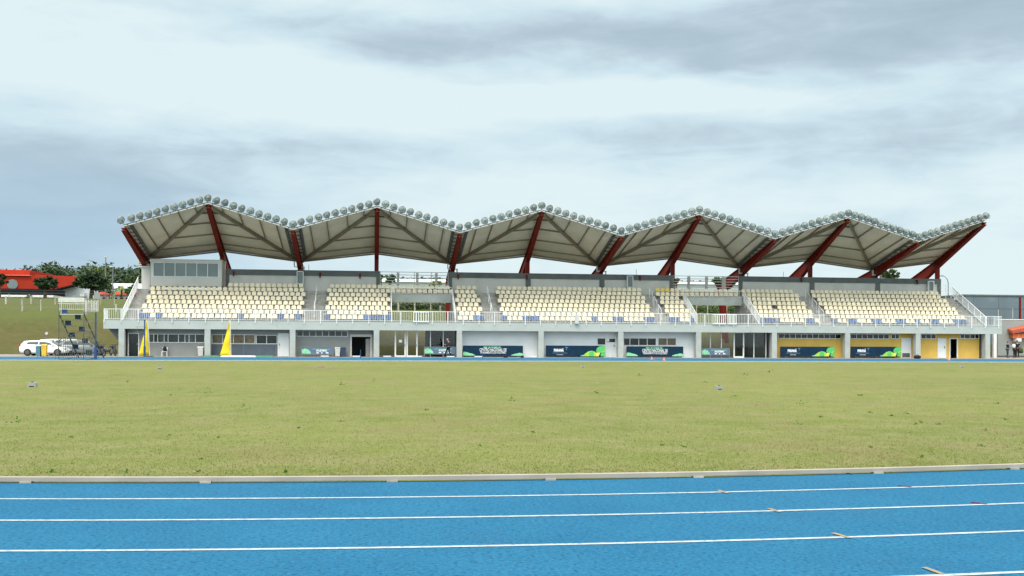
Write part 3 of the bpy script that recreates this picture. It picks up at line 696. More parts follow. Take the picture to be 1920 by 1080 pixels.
# ribs: boomerang columns
for (x, p) in RX:
    zf0 = fz(p); ztop = zf0-.16; s = (rz_(p)-fz(p))/(YRr-YF)
    tl = lambda y: ztop+s*(y-YF)
    ze = 8.15 if p else 8.0
    poly = [(YF+.05, ztop), (101.5, tl(101.5)), (108.2, ze), (108.45, 7.4), (107.0, .4), (105.9, .4), (107.15, 6.85), (101.3, tl(101.3)-.85), (YF+.05, ztop-.22)]
    w = .17; b = MB(); b.prism(poly, 'x', x-w*.45, x+w*.45)
    fl = lambda a, c: b.bar((x, a[0], a[1]), (x, c[0], c[1]), .42, .05)
    for a, c in zip(poly[:4], poly[1:5]): fl(a, c)
    for a, c in zip(poly[5:8], poly[6:9]): fl(a, c)
    for t in (.25, .5, .75): y = YF+9*t; zt_ = tl(y); b.box(x-.2, x+.2, y-.02, y+.02, zt_-.22-.63*t, zt_)
    r = b.build('roof_rib', 'red', GS, fix=False)
    zt = tl(101.35)-.9 
    MB().box(x-.2, x+.2, 101.32, 101.62, 6.3, zt).build('strut', 'red', r)
    if not p: 
        b = MB(); b.box(x-.5, x+.5, 101.0, 101.3, 8.62, 8.70); b.tube([(x+.42, 101.1, 6.3), (x+.42, 101.1, 8.7)], .07, 8); b.box(x-.55, x-.45, 101.0, 101.2, 8.7, 9.2); b.build('downpipe', 'bingrey', r)

# ---- floodlights
b = MB(); b.lathe([(.0, .42), (.12, .40), (.22, .30), (.31, .12), (.335, .0), (.30, -.02)], (0, 0, 0), (0, 1, 0), 18)
b.bar((-.36, .1, .0), (-.30, .1, -.30), .03); b.bar((.36, .1, .0), (.30, .1, -.30), .03); b.bar((-.31, .1, -.31), (.31, .1, -.31), .035); b.tube([(0, .1, -.31), (0, .1, -.40)], .035, 6)
b.bar((-.37, .1, .0), (-.3, .1, .0), .04); b.bar((.37, .1, .0), (.3, .1, .0), .04)
FL = b.build('floodlight', 'alu', smooth=True, fix=True)
b = MB(); b.lathe([(.30, .0), (.24, -.03), (.12, -.05), (.0, -.055)], (0, 0, 0), (0, 1, 0), 18); b.build('lens', 'lens', FL, smooth=True)
b = MB(); b.lathe([(.10, -.052), (.10, -.075), (0, -.08)], (0, 0, 0), (0, 1, 0), 10); b.build('lamp_shield', 'alu', FL, smooth=True)
tag(FL, 'x', 'floodlight', 'round floodlights along the front edge of the canopy')
first = True; aim = Vector((18, 45, 0))
PN = ['leftmost', 'second', 'third', 'fourth', 'fifth', 'rightmost']
def put_fl(pos, label):
    global first
    o = FL if first else clone(FL); first = False
    o.location = pos; d = (Vector((aim.x+random.uniform(-14, 14), aim.y+random.uniform(-10, 15), 0))-pos)
    o.rotation_euler = (random.uniform(-.05, .12)+.6*atan2(-d.z, Vector((d.x, d.y)).length), 0, atan2(-d.x, d.y)+pi)
    o['label'] = label; return o
pk_i = 0; cnt = 0
for i, ((xa, pa), (xb, pb)) in enumerate(zip(RX, RX[1:])):
    n_ = 10 if i < 9 else 11
    if pa == 0: pk_i += 1
    for q in range(n_+(1 if i == len(RX)-2 else 0)):
        t = q/n_; x = xa+(xb-xa)*t; z = fz(pa)+(fz(pb)-fz(pa))*t
        xx = x-.15 if (i == 0 and q == 0) else x
        nm = ['leftmost', 'second', 'third', 'fourth', 'fifth', 'sixth and last'][pk_i-1]
        if q == 0 and pa: lab = 'round floodlight standing right on top of the %s roof peak' % nm
        elif pa == 0:
            if q == 0: lab = 'round floodlight in the roof valley left of the %s peak' % nm if i else 'floodlight at the far left tip of the canopy edge'
            elif i == len(RX)-2 and q == n_: lab = 'floodlight at the far right tip of the canopy edge'
            else: lab = 'round floodlight on left slope of the %s roof peak, %s above the valley' % (nm, ordi(q))
        else: lab = 'round floodlight on right slope of the %s roof peak, %s below the top' % (nm, ordi(q))
        put_fl(Vector((xx, YF-.12, z+.50+random.uniform(-.03, .03))), lab); cnt += 1

# ---- seats
def seat_mesh(b, ox, oy, oz, lod=False):
    w = .21; n_ = 5
    # back shell with rounded top, pan, mounting bracket
    pts = [(-w*.92, .36), (-w, .55), (-w*.93, .64), (-w*.6, .70), (0, .715), (w*.6, .70), (w*.93, .64), (w, .55), (w*.92, .36)]
    k = [(ox+px, oy+.40+(pz-.36)*.18, oz+pz) for px, pz in pts]; k2 = [(a, c+.03, d) for a, c, d in k]; n = len(k)
    b.add(k+k2, [tuple(range(n)), tuple(range(2*n-1, n-1, -1))]+[(i, (i+1) % n, n+(i+1) % n, n+i)[::-1] for i in range(n)])
    b.add([(ox-w*.95, oy+.02, oz+.37), (ox+w*.95, oy+.02, oz+.37), (ox+w*.95, oy+.43, oz+.33), (ox-w*.95, oy+.43, oz+.33),
           (ox-w*.95, oy+.0, oz+.32), (ox+w*.95, oy+.0, oz+.32), (ox+w*.9, oy+.43, oz+.30), (ox-w*.9, oy+.43, oz+.30)],
          [(0, 1, 2, 3), (7, 6, 5, 4), (0, 4, 5, 1), (1, 5, 6, 2), (2, 6, 7, 3), (3, 7, 4, 0)])
    b.cur = 1; b.box(ox-.05, ox+.05, oy+.2, oy+.44, oz, oz+.30); b.cur = 0
blocks = [('leftmost block', -20.93, -6.35), ('second block', -4.47, 1.62), ('third block', 7.8, 10.33), ('middle block', 11.95, 26.95),
          ('fifth block', 28.24, 30.85), ('sixth block', 37.35, 43.38), ('rightmost block', 44.84, 59.52)]
blueU = [(257, 276), (289, 297), (447, 460), (518, 527), (554, 572), (607, 617), (679, 735), (890, 905), (939, 950), (984, 1010), (1112, 1121), (1152, 1171), (1213, 1229), (1257, 1273), (1294, 1303),
         (1417, 1463), (1512, 1528), (1559, 1567), (1594, 1610), (1640, 1649), (1685, 1701), (1714, 1728), (1749, 1758), (1791, 1818)]
blueX = [(P(a, 590, 94.6).x, P(c, 590, 94.6).x) for a, c in blueU]
cand = []
SP = .512
for bi, (bn, a, d) in enumerate(blocks):
    for k in range(8):
        aa, dd = a, d
        if bi == 0 and k == 7: aa = -14.1
        if bi == 1 and k >= 6: dd = V1[1]+.25        # rows run on over the passage
        if bi == 2 and k >= 6: aa = V1[1]+.35
        if bi == 4 and k >= 6: dd = V2[1]+.1
        n_ = int((dd-aa)/SP+.25); off = (.22 if k % 2 else 0)
        idx = 0
        for q in range(n_):
            x = aa+.25+off+q*SP
            if x > dd-.12: break
            if random.random() < .002: continue
            idx += 1; m = 'seat'
            if k == 0:
                for p0, p1 in blueX:
                    if p0-.05 < x < p1+.05: m = 'seatblue'
            if k == 7 and ((bi == 0 and x > -6.9) or (bi == 4 and x < 29.8)): m = 'seatyellow'
            cand.append((x*sin(YAW)+RY(k)*cos(YAW)-(1000 if m != 'seat' else 0), x, k, bi, idx, m))
cand.sort()
me_s = {}
for m in ('seat', 'seatblue', 'seatyellow'):
    b = MB(); seat_mesh(b, 0, 0, 0); o = b.build('stadium_seat', [m, 'metalgrey']); me_s[m] = o
bulk = MB(); used = set()
ROWN = ['front', 'second', 'third', 'fourth', 'fifth', 'sixth', 'seventh', 'top']
cn = {'seat': 'cream', 'seatblue': 'blue', 'seatyellow': 'yellow'}
for j, (dpt, x, k, bi, idx, m) in enumerate(cand):
    y = RY(k)+.06; z = TZ(k)
    if j < 300:
        src = me_s[m]
        if m in used: o = src.copy(); COL.objects.link(o)
        else: o = src; used.add(m)
        o.location = (x, y, z); o.rotation_euler = (random.uniform(-.03, .05), 0, random.uniform(-.05, .05)); tag(o, '%s seat, %s from the left in the %s row of the %s' % (cn[m], ordi(idx), ROWN[k], blocks[bi][0]), 'seat', 'seats on the grandstand tiers')
    else: seat_mesh(bulk, x, y, z)
bulk.build('seats', ['seats', 'metalgrey'], kind='stuff', label='cream plastic seats filling the farther rows of the grandstand', category='seats')

# ================================================================== BANNERS
def textobj(s, size, m, parent, x, y, z, align='CENTER', name='lettering', bold=0.0, xs=1.0, shear=0.):
    cu = bpy.data.curves.new('lettering', 'FONT'); cu.body = s; cu.size = size; cu.align_x = align; cu.extrude = .004; cu.offset = bold; cu.shear = shear
    t = bpy.data.objects.new('lettering_tmp', cu); COL.objects.link(t); bpy.context.view_layer.update()
    me = bpy.data.meshes.new_from_object(t.evaluated_get(bpy.context.evaluated_depsgraph_get())); bpy.data.objects.remove(t)
    me.transform(Matrix.Translation((x, y, z)) @ Matrix.Rotation(radians(90), 4, 'X') @ Matrix.Diagonal((xs, 1, 1, 1)))
    me.materials.clear(); me.materials.append(M[m]); o = bpy.data.objects.new(name, me); COL.objects.link(o); o.parent = parent; return o
def poly2(pts, y, m, parent, name='emblem', t=.006):
    b = MB(); b.prism([(p[0], p[1]) for p in pts], 'y', y-t, y); return b.build(name, m, parent)
def board(u0, v0, u1, v1, y, label, kind, foot=True):
    a = P(u0, (v0+v1)/2, y).x; d = P(u1, (v0+v1)/2, y).x; um = (u0+u1)/2; z1 = P(um, v0, y).z; z0 = P(um, v1, y).z; w = d-a; h = z1-z0; cx_ = (a+d)/2
    t = thing('advertising_board', label, 'banner', (cx_, y, 0), 0, 'advertising boards along the foot of the grandstand')
    X0, X1 = -w/2, w/2; yf = -.03
    base = 'navypale' if kind == 'small' else 'navy'
    MB().box(X0, X1, yf, .02, z0, z1).build('panel', base, t)
    b = MB()
    if kind == 'small':
        for x in (X0-.03, X1+.03): b.box(x-.03, x+.03, -.05, .05, 0, z1+.05)
        b.box(X0, X1, -.04, .04, z1+.001, z1+.05); b.box(X0, X1, -.04, .04, z0-.06, z0-.001); b.build('frame', 'metalgrey', t)
    else:
        for x in (X0+.5, 0, X1-.6): b.box(x-.04, x+.04, -.02, .3, 0, z0-.001)
        b.box(X0+.1, X1-.1, .05, .3, z0-.1, z0-.02); b.build('bench_leg', 'gutter', t)
    q = yf-.002
    def blobs(x0, hh, ww, m, flip=1, yy=q):
        pts = [(x0, z0+.01), (x0+flip*ww, z0+.01), (x0+flip*ww*.97, z0+hh*.25), (x0+flip*ww*.75, z0+hh*.6), (x0+flip*ww*.5, z0+hh*.75), (x0+flip*ww*.3, z0+hh), (x0+flip*ww*.12, z0+hh*.9), (x0, z0+hh*.7)]
        return poly2(pts, yy, m, t)
    if kind == 'centro':
        poly2([(-.16*w, z1-.06*h), (.13*w, z1-.06*h), (.15*w, z1-.26*h), (-.18*w, z1-.26*h)], q, 'bdark', t)
        for s, e_ in ((-.155, -.10), (-.075, -.045), (-.03, -.005), (.005, .075), (.09, .125)): poly2([(s*w, z1-.11*h), (e_*w, z1-.11*h), (e_*w, z1-.21*h), (s*w, z1-.21*h)], q-.008, 'bmint', t)
        textobj('CENTRO NACIONAL DE', .40, 'text', t, 0, q-.006, z1-.56*h, bold=.004, xs=w*.47/4.6)
        textobj('TREINAMENTO DE ATLETISMO', .27, 'text', t, 0, q-.006, z1-.79*h, bold=.002, xs=w*.50/4.35)
        blobs(X0+.01, h*.36, w*.20, 'bmint'); blobs(X1-.01, h*.30, w*.20, 'bmint', -1); blobs(X0+.01, h*.42, w*.1, 'bgreen', 1, q+.001); 
    elif kind == 'parana':
        textobj('PARANÁ', .36, 'text', t, X0+w*.215, q-.006, z1-.56*h, bold=.018, xs=w*.19/1.62)
        x_ = X0+w*.345; b = MB(); b.prism([(x_-.12, z1-.12*h), (x_+.15, z1-.14*h), (x_+.12, z1-.22*h), (x_+.03, z1-.24*h), (x_+.03, z1-.45*h), (x_-.03, z1-.45*h), (x_-.03, z1-.24*h), (x_-.12, z1-.2*h)], 'y', q-.006, q); b.build('emblem', 'navypale', t)
        textobj('GOVERNO DO ESTADO', .13, 'navypale', t, X0+w*.235, q-.006, z1-.74*h, xs=1.0, bold=.004)
        textobj('SECRETARIA', .11, 'text', t, X0+w*.235, q-.006, z1-.89*h, xs=1.0)
        poly2([(w*.08, z0), (w*.09, z0+h*.10), (w*.13, z0+h*.14), (w*.15, z0+h*.03), (w*.16, z0)], q, 'bcyan', t)
        poly2([(w*.11, z0), (w*.16, z0+h*.25), (w*.21, z0+h*.45), (w*.27, z0+h*.53), (w*.32, z0+h*.45), (w*.36, z0+h*.3), (w*.38, z0)], q-.002, 'blime', t)
        poly2([(w*.22, z0), (w*.23, z0+h*.4), (w*.29, z0+h*.50), (w*.31, z0+h*.2), (w*.30, z0)], q-.009, 'bgreen', t)
        poly2([(w*.33, z0+h*.02), (w*.35, z0+h*.34), (w*.42, z0+h*.40), (w*.40, z0+h*.12), (w*.385, z0)], q-.010, 'byellow', t)
        poly2([(w*.345, z0+h*.45), (w*.355, z0+h*.72), (w*.385, z0+h*.90), (w*.43, z0+h*.97), (X1-.01, z1-.01), (X1-.01, z0+h*.45), (w*.42, z0+h*.33), (w*.37, z0+h*.36)], q-.011, 'bgreen', t)
        poly2([(w*.43, z0), (w*.42, z0+h*.2), (w*.45, z0+h*.36), (X1-.01, z0+h*.42), (X1-.01, z0)], q-.012, 'bgreen', t)
        poly2([(w*.43, z0+h*.32), (w*.46, z0+h*.5), (X1-.01, z0+h*.56), (X1-.01, z0+h*.46)], q-.018, 'blime', t)
    else:
        poly2([(X0+.01, z0+.02), (X0+w*.30, z0+.02), (X0+w*.27, z0+h*.35), (X0+w*.21, z0+h*.62), (X0+w*.19, z0+h*.78), (X0+w*.16, z0+h*.66), (X0+w*.12, z0+h*.86), (X0+w*.04, z0+h*.72), (X0+.01, z0+h*.7)], q, 'bmint', t)
        textobj('CENTRO NACIONAL', .17, 'bmint', t, w*.12, q-.006, z1-.36*h, xs=1.0)
        textobj('ATLETISMO', .24, 'text', t, w*.14, q-.006, z1-.62*h, bold=.012, xs=w*.42/1.5)
        for s, e_ in ((-.03, .05), (.12, .17), (.27, .36)): poly2([(s*w, z0+.08*h), (e_*w, z0+.08*h), (e_*w, z0+.24*h), (s*w, z0+.24*h)], q-.004, 'text', t)
    return t
board(566, 651.5, 624, 663.5, 93.3, 'small faded board with green shape beside the grey and blue bins', 'small')
board(796, 651, 853, 663, 93.5, 'small faded board behind the walking person in the left passage', 'small')
board(868, 648, 980.5, 667, 93.4, 'wide navy board with white CENTRO NACIONAL lettering on plain white wall', 'centro')
board(1023.5, 648, 1134.5, 668, 93.4, 'navy PARANÁ board with green hills on white wall beside a white door', 'parana')
board(1174.5, 649.5, 1281, 668, 93.4, 'wide navy CENTRO NACIONAL board under a row of dark and tan windows', 'centro')
board(1316, 653.5, 1367, 665, 93.5, 'small faded board in the open passage with the red column behind', 'small')
board(1463, 650, 1564.5, 668, 93.4, 'navy PARANÁ board on yellow wall, left of the two there', 'parana')
board(1595, 650, 1689, 668, 93.4, 'navy PARANÁ board on yellow wall next to the white door with a vent', 'parana')

# ================================================================== SMALL THINGS BY THE STAND
def box_thing(name, label, cat, parts, loc, group=None, rz=0):
    t = thing(name, label, cat, loc, rz, group)
    for nm, m, f in parts: b = MB(); f(b); b.build(nm, m, t)
    return t
# yellow sail flags
for i, (ub, ut, ur, lab) in enumerate(((261, 275, 280, 'tall yellow triangular sail flag before the windows at the far left bay'), (413.5, 430, 432.5, 'tall yellow triangular sail flag in front of the slate grey panels'))):
    y = 91.6; a = P(ub, 667, y); r_ = P(ur, 667, y); tp = P(ut+1.5, 600, y)
    t = thing('sail_flag', lab, 'flag', (r_.x, y, 0), 0, 'yellow sail flags before the stand')
    n_ = 10; b = MB(); vs = []
    for k in range(n_+1):
        s = k/n_; z = .12+(tp.z-.12)*s; xr = (r_.x-.02-r_.x)+(tp.x-r_.x+.0)*s*1.0; wl = (r_.x-a.x)*(1-s)**1.15+.05; vs += [(xr-wl, .06*sin(k*1.3), z), (xr-wl*.5, .10*sin(k*.9+1), z), (xr, 0, z)]
    for k in range(n_):
        for c in range(2): b.f.append((3*k+c, 3*k+c+1, 3*k+c+4, 3*k+c+3)); b.m.append(0)
    b.v = vs; sail = b.build('sail', 'flag', t, smooth=True, fix=False); md = sail.modifiers.new('thick', 'SOLIDIFY'); md.thickness = .01
    MB().tube([(0.03, 0, 0), (tp.x-r_.x+.03, 0, tp.z+.05)], .022, 6).build('pole', 'metalwhite', t)
    MB().box(-.3, .3, -.25, .25, 0.0, .06).build('base', 'black', t)
# chair, bag, bins
c = P(309, 667, 93.5); 
def chair_(b):
    for x in (-.2, .2):
        for y in (-.2, .2): b.bar((x*1.15, y*1.1, 0), (x, y, .42), .04)
    b.box(-.22, .22, -.22, .22, .42, .45); b.bar((-.2, .2, .45), (-.21, .26, .8), .04); b.bar((.2, .2, .45), (.21, .26, .8), .04); b.box(-.22, .22, .22, .26, .62, .82)
box_thing('plastic_chair', 'white plastic chair with a black bag on it', 'chair', [('frame', 'metalwhite', chair_)], (c.x, 93.4, 0))
b = MB(); leafclump(b, (0, 0, 0), .01, 1, .01); b = MB(); b.lathe([(0, 0), (.15, .02), (.19, .15), (.15, .33), (.07, .42), (0, .43)], (0, 0, 0), (0, 0, 1), 12); b.tube([(-.06, 0, .4), (0, 0, .5), (.06, 0, .4)], .012, 6)
tag(b.build('bag', 'clothblack', smooth=True, loc=(c.x+.02, 93.38, .455)), 'black bag sitting on the white plastic chair', 'bag')
def bin_(w, d, h, m, lid, label, u, y, cat='bin', name='waste_bin', swing=False):
    x = P(u, 660, y).x; t = thing(name, label, cat, (x, y, 0), 0, 'waste bins near the stand')
    b = MB(); b.add([(-w*.42, -d*.42, .05), (w*.42, -d*.42, .05), (w*.42, d*.42, .05), (-w*.42, d*.42, .05), (-w/2, -d/2, h), (w/2, -d/2, h), (w/2, d/2, h), (-w/2, d/2, h)], [(0, 3, 2, 1), (4, 5, 6, 7), (0, 1, 5, 4), (1, 2, 6, 5), (2, 3, 7, 6), (3, 0, 4, 7)]); b.build('body', m, t)
    b = MB(); b.prism([(-d*.56, h+.005), (d*.56, h+.005), (d*.5, h+.09), (-d*.4, h+.06)], 'x', -w*.56, w*.56); b.build('lid', lid, t)
    b = MB(); [b.tube([(x_-.03, d*.4, .07), (x_+.03, d*.4, .07)], .07, 10) for x_ in (-w*.38, w*.38)]; b.build('wheel', 'tyre', t); return t
bin_(.48, .5, .80, 'bingrey', 'metalwhite', 'white wheeled bin beside the first inner column', 376.5, 93.45)
bin_(.46, .45, .78, 'bingrey', 'bingrey', 'pale grey bin next to the small faded board', 633, 93.4)
bin_(.46, .45, .78, 'bluedark', 'bluedark', 'dark blue bin left of the open dark doorway', 643.5, 93.4)
bin_(.38, .4, .85, 'teal', 'teal', 'teal bin in front of the white hatchback', 72.5, 91.3)
bin_(.30, .4, .80, 'black', 'black', 'black bin squeezed between the teal and yellow bins', 77.5, 91.35)
bin_(.42, .4, .95, 'binyellow', 'binyellow', 'yellow bin in front of the white hatchback', 83.3, 91.25)
# landing mats
for ua, ub_, m, l in ((381, 412, 'greymat', 'thin green mat lying left of the second sail flag'), (414, 480, 'metalwhite', 'long white board lying on the ground before the slate panels'), (481, 513, 'greymat', 'thin green mat lying near the white door')):
    a = P(ua, 667, 91.2).x; d = P(ub_, 667, 91.2).x; b = MB().box(a, d, 91.0, 91.6, .0, .10); b.box(a+.1, d-.1, 91.05, 91.55, .1, .13)
    tag(b.build('ground_mat', m), l, 'mat')
# low hurdles on the far track
for k, (u, post) in enumerate(((609, 0), (668, 1), (726, 0), (784, 0), (845, 0), (897, 1), (1000, 0))):
    x = P(u, 672, 87.5).x; t = thing('low_hurdle', 'x', 'hurdle', (x, 87.5, 0), 0, 'low white hurdle bars on the far track')
    t['label'] = ['white bar on the far track below the small faded board', 'white bar with a blue upright before the open dark doorway', 'white bar on the far track just left of the glass doors', 'white bar on the far track before the glass doors',
                  'white bar on the far track at the feet of the walking person', 'white bar with a blue upright before the CENTRO NACIONAL board', 'white bar on the far track right of the black bags'][k]
    b = MB().box(-.34, .34, -.03, .03, .12, .20); b.build('bar', 'metalwhite', t)
    b = MB(); [b.box(x_-.02, x_+.02, -.25, .25, 0, .035) for x_ in (-.3, .3)]; [b.box(x_-.02, x_+.02, -.02, .02, .035, .12) for x_ in (-.3, .3)]; b.build('foot', 'metalgrey', t)
    if post: MB().tube([(.36, 0, 0), (.36, 0, .72)], .035, 8).build('upright', 'bluepost', t)
# bags on the ground
for u, s, l in ((948, .34, 'black sports bag on the ground under the CENTRO NACIONAL board'), (979, .26, 'small black bag at the right end of that first wide navy board'), (1720, .5, 'black sports bag lying before the column between the yellow bays')):
    x = P(u, 669, 91).x; b = MB(); b.lathe([(0, -s*.62), (s*.26, -s*.6), (s*.34, -s*.3), (s*.35, s*.3), (s*.26, s*.6), (0, s*.62)], (0, 0, s*.33), (1, 0, 0), 12); b.tube([(-s*.3, 0, s*.6), (0, 0, s*.85), (s*.3, 0, s*.6)], .02, 6)
    tag(b.build('sports_bag', 'clothblack', smooth=True, loc=(x, 91, 0)), l, 'bag')
# cones
for u, v, l in ((1222, 674, 'faded orange cone on the far track below the windowed white bay'), (1245, 676, 'faded cone on the far track, right of another cone'), (1779, 675.5, 'faded orange cone on the far track before the yellow wall')):
    p = G(u, v); b = MB(); b.lathe([(.10, .02), (.06, .14), (.02, .26), (0, .265)], (0, 0, 0), (0, 0, 1), 12); b.box(-.14, .14, -.14, .14, 0, .02); tag(b.build('traffic_cone', 'pink', loc=(p.x, p.y, .004)), l, 'cone')
# infield boxes
for u, v, s, l in ((61, 726, .30, 'grey ground box nearest the left edge of the grass'), (300, 692, .30, 'small pale box in the grass behind the left side'), (1092, 689, .26, 'small pale box at the far middle of the grass'), (1348, 731, .26, 'small pale box in the grass right of centre'), (1803, 689, .28, 'small pale box at the far right of the grass')):
    s *= .85; p = G(u, v); b = MB(); b.prism([(-s/2, 0), (s/2, 0), (s*.42, s*.55), (s*.3, s*.62), (-s*.3, s*.62), (-s*.42, s*.55)], 'y', -s*.4, s*.4); o = tag(b.build('ground_box', 'rendergrey', loc=(p.x, p.y, 0)), l, 'box', 'small boxes standing in the infield')
    MB().box(-s*.3, s*.3, -s*.41, -s*.4, s*.05, s*.18).build('base_strip', 'black', o); MB().box(-s*.12, s*.12, -s*.2, s*.2, s*.62, s*.70).build('handle', 'black', o)
a = G(566, 690); d = G(640, 690.5); b = MB().box(a.x, d.x, a.y-.25, a.y+.25, .001, .05); b.box(a.x+.9, a.x+1.2, a.y-.2, a.y+.2, .05, .14)
tag(b.build('throwing_board', 'markorange'), 'low orange board lying across the far grass', 'board')

# blue posts
def bluepost(x, y, h, label, arm=(.55, .35)):
    t = thing('blue_post', label, 'post', (x, y, 0), 0, 'tall blue posts with side brackets')
    MB().tube([(0, 0, 0), (0, 0, h)], .055, 10).build('pole', 'bluepost', t); MB().tube([(0, 0, 0), (0, 0, .9)], .1, 10).build('sleeve', 'bluepost', t); b = MB()
    for z in (h-.02, h-.62, h-.62-arm[1]*1.8): b.bar((-.05, 0, z), (-arm[0]-.2, 0, z), .03)
    b.bar((-arm[0], 0, h-.62), (-arm[0], 0, h-.62-arm[1]*1.8), .03); b.build('bracket', 'metalgrey', t)
bluepost(-19.97, 77.0, 3.45, 'tall blue post with side bracket beside the stepped judges tower'); bluepost(-19.60, 91.2, 3.2, 'blue post with side bracket in front of the left sail flag', (.6, .25))

# ================================================================== JUDGES' TOWER
JT = thing('judges_tower', 'stepped metal judges tower with blue seats on the infield edge', 'tower', (-21.65, 77.0, 0))
W2 = .86
b = MB()
for x in (-W2, W2):
    b.tube([(x, 0, 0), (x, 0, 4.55)], .03, 8); b.bar((x, .05, 3.3), (x*1.05+.55, 3.2, .1), .06)
    b.bar((x, 0, 1.4), (x, 1.6, 1.7), .04); b.bar((x, 0, 0), (x, 3.2, .08), .05)
b.tube([(-W2, 0, 1.2), (W2, 0, 2.3)], .02, 6); b.tube([(-W2, 0, 2.3), (W2, 0, 1.2)], .02, 6)
for s in (-1, 1): b.tube([(s*W2, 0, .95), (s*W2-.12, -.45, .05)], .03, 6)
b.build('frame', 'gutter', JT)
SEATS = [(121, 582.8), (146, 594.3), (127.5, 605.6), (153.5, 617), (135, 628), (159.5, 639), (141.5, 650), (166.5, 660.5)]
for k, (u, v) in enumerate(SEATS):
    y = 77.1+k*.40; p = P(u, v, y)
    step = MB(); xl = P(112+k*4.1, v, y).x+21.65; step.box(xl, xl+1.72, y-77-.1, y-77+.32, p.z-.24, p.z-.20); step.build('step', 'metalgrey', JT)
    b = MB(); xx = p.x+21.65; b.box(xx-.2, xx+.2, y-77-.02, y-77+.03, p.z-.17, p.z+.17); b.box(xx-.2, xx+.2, y-77+.03, y-77+.3, p.z-.17, p.z-.12); b.build('seat', 'bluepost' if k == 0 else 'bluedark', JT)
    for s in (xl+.08, xl+1.64): MB().bar((s, y-77+.1, 0), (s, y-77+.1, p.z-.24), .03).build('support', 'metalgrey', JT)
b = MB(); b.box(-W2-.04, W2+.04, -.05, -.03, 4.18, 4.52); b.build('top_panel', 'bingrey', JT)
b = MB(); b.box(-W2-.03, W2+.03, -.04, .0, 4.05, 4.10); b.box(-W2-.03, W2+.03, .55, .6, 4.45, 4.5); b.box(-W2, W2, 0, .7, 3.28, 3.33)
for k in range(13): x = -W2+.06+k*(2*W2-.12)/12; b.box(x-.008, x+.008, -.03, -.01, 3.7, 4.05)
b.box(-W2, W2, -.03, 0, 3.66, 3.70)
for x in (-W2, W2): b.box(x-.02, x+.02, .55, .6, 3.33, 4.5)
b.build('platform_rail', 'bingrey', JT)

# ================================================================== CARS
def car(name, label, body, loc, rz, L_=4.05, H=1.5, roofx=(-1.55, .45), hood=.95, suv=0):
    t = thing(name, label, 'car', loc, rz, 'cars parked at the left end of the stand')
    hw = .86; hl = L_/2; st = []   # stations x, zbottom, zbelt, halfwidth
    prof_ = [(-hl, .42, .80, .70), (-hl+.06, .30, .92, .80), (-hl+.35, .24, .96, hw), (-.9, .22, .95, hw), (0, .22, .92, hw), (.75, .22, .90, hw), (1.15, .24, .84, hw), (hl-.35, .26, .72, .82), (hl-.08, .30, .60, .74), (hl, .38, .52, .62)]
    b = MB(); n = 8
    for x, zb, zt, w in prof_:
        b.v += [(x, -w*.9, zb), (x, -w, zb+.12), (x, -w, zt-.12), (x, -w*.93, zt), (x, w*.93, zt), (x, w, zt-.12), (x, w, zb+.12), (x, w*.9, zb)]
    for i in range(len(prof_)-1):
        for k in range(n): b.f.append((i*n+k, i*n+(k+1) % n, (i+1)*n+(k+1) % n, (i+1)*n+k)); b.m.append(0)
    b.f += [tuple(range(n)), tuple((len(prof_)-1)*n+k for k in range(n-1, -1, -1))]; b.m += [0, 0]
    body_o = b.build('body', body, t, smooth=True); md = body_o.modifiers.new('bv', 'BEVEL'); md.width = .04; md.segments = 2
    # cabin
    cab = [(-hl+.12, .93, .94, .78), (-hl+.42, .94, H-.06, .62), (-.8, .93, H, .60), (.1, .92, H-.03, .60), (.55, .91, H-.14, .61), (1.20, .86, .88, .76)]
    b = MB()
    for x, zb, zt, w in cab: b.v += [(x, -.80, zb), (x, -w, zt), (x, w, zt), (x, .80, zb)]
    for i in range(len(cab)-1):
        for k in range(4): b.f.append((i*4+k, i*4+(k+1) % 4, (i+1)*4+(k+1) % 4, (i+1)*4+k)); b.m.append(0)
    b.build('cabin', body, t, smooth=False)
    for s in (-1, 1):
        b = MB(); g = lambda x, z: (x, s*(.80-(.80-.60)*(z-.93)/(H-.93)+.012), z)
        b.quad(g(-hl+.62, 1.02), g(-.42, 1.0), g(-.42, H-.12), g(-hl+.72, H-.15)); b.quad(g(-.34, 1.0), g(1.0, .98), g(.5, H-.20), g(.1, H-.13), g(-.34, H-.12)); b.build('side_window', 'glassgreen', t, fix=False)
        MB().box(.72, .92, s*.86-.06, s*.86+.06, .93, 1.04).build('wing_mirror', body, t)
        MB().box(-hl-.005, -hl+.16, s*.70-.09, s*.70+.09, .78, 1.05).build('tail_lamp', 'tail', t)
        MB().box(hl-.30, hl-.1, s*.66-.12, s*.66+.12, .55, .68).build('headlight', 'glassbooth', t)
    b = MB(); b.quad((1.16, -.70, .92), (1.16, .70, .92), (.60, .58, H-.13), (.60, -.58, H-.13)); b.v = [(x+.02, y, z+.02) for x, y, z in b.v]; b.build('windscreen', 'glassgreen', t, fix=False)
    b = MB(); b.quad((-hl+.13, -.66, 1.0), (-hl+.13, .66, 1.0), (-hl+.38, .56, H-.14), (-hl+.38, -.56, H-.14)); b.v = [(x-.03, y, z) for x, y, z in b.v]; b.build('rear_window', 'glassgreen', t, fix=False)
    MB().box(-hl-.03, -hl+.1, -.7, .7, .3, .5).build('rear_bumper', 'black', t)
    for x in (-hl+.75, hl-.80):
        for s in (-1, 1):
            b = MB(); b.lathe([(0, -.1), (.24, -.1), (.31, -.08), (.32, 0), (.31, .08), (.24, .1), (0, .1)], (x, s*.80, .32), (0, 1, 0), 18); w = b.build('wheel', 'tyre', t, smooth=True)
            b = MB(); b.lathe([(0, s*.115), (.19, s*.105), (.2, s*.09)], (x, s*.80, .32), (0, 1, 0), 14); b.build('rim', 'gutter', w)
    return t
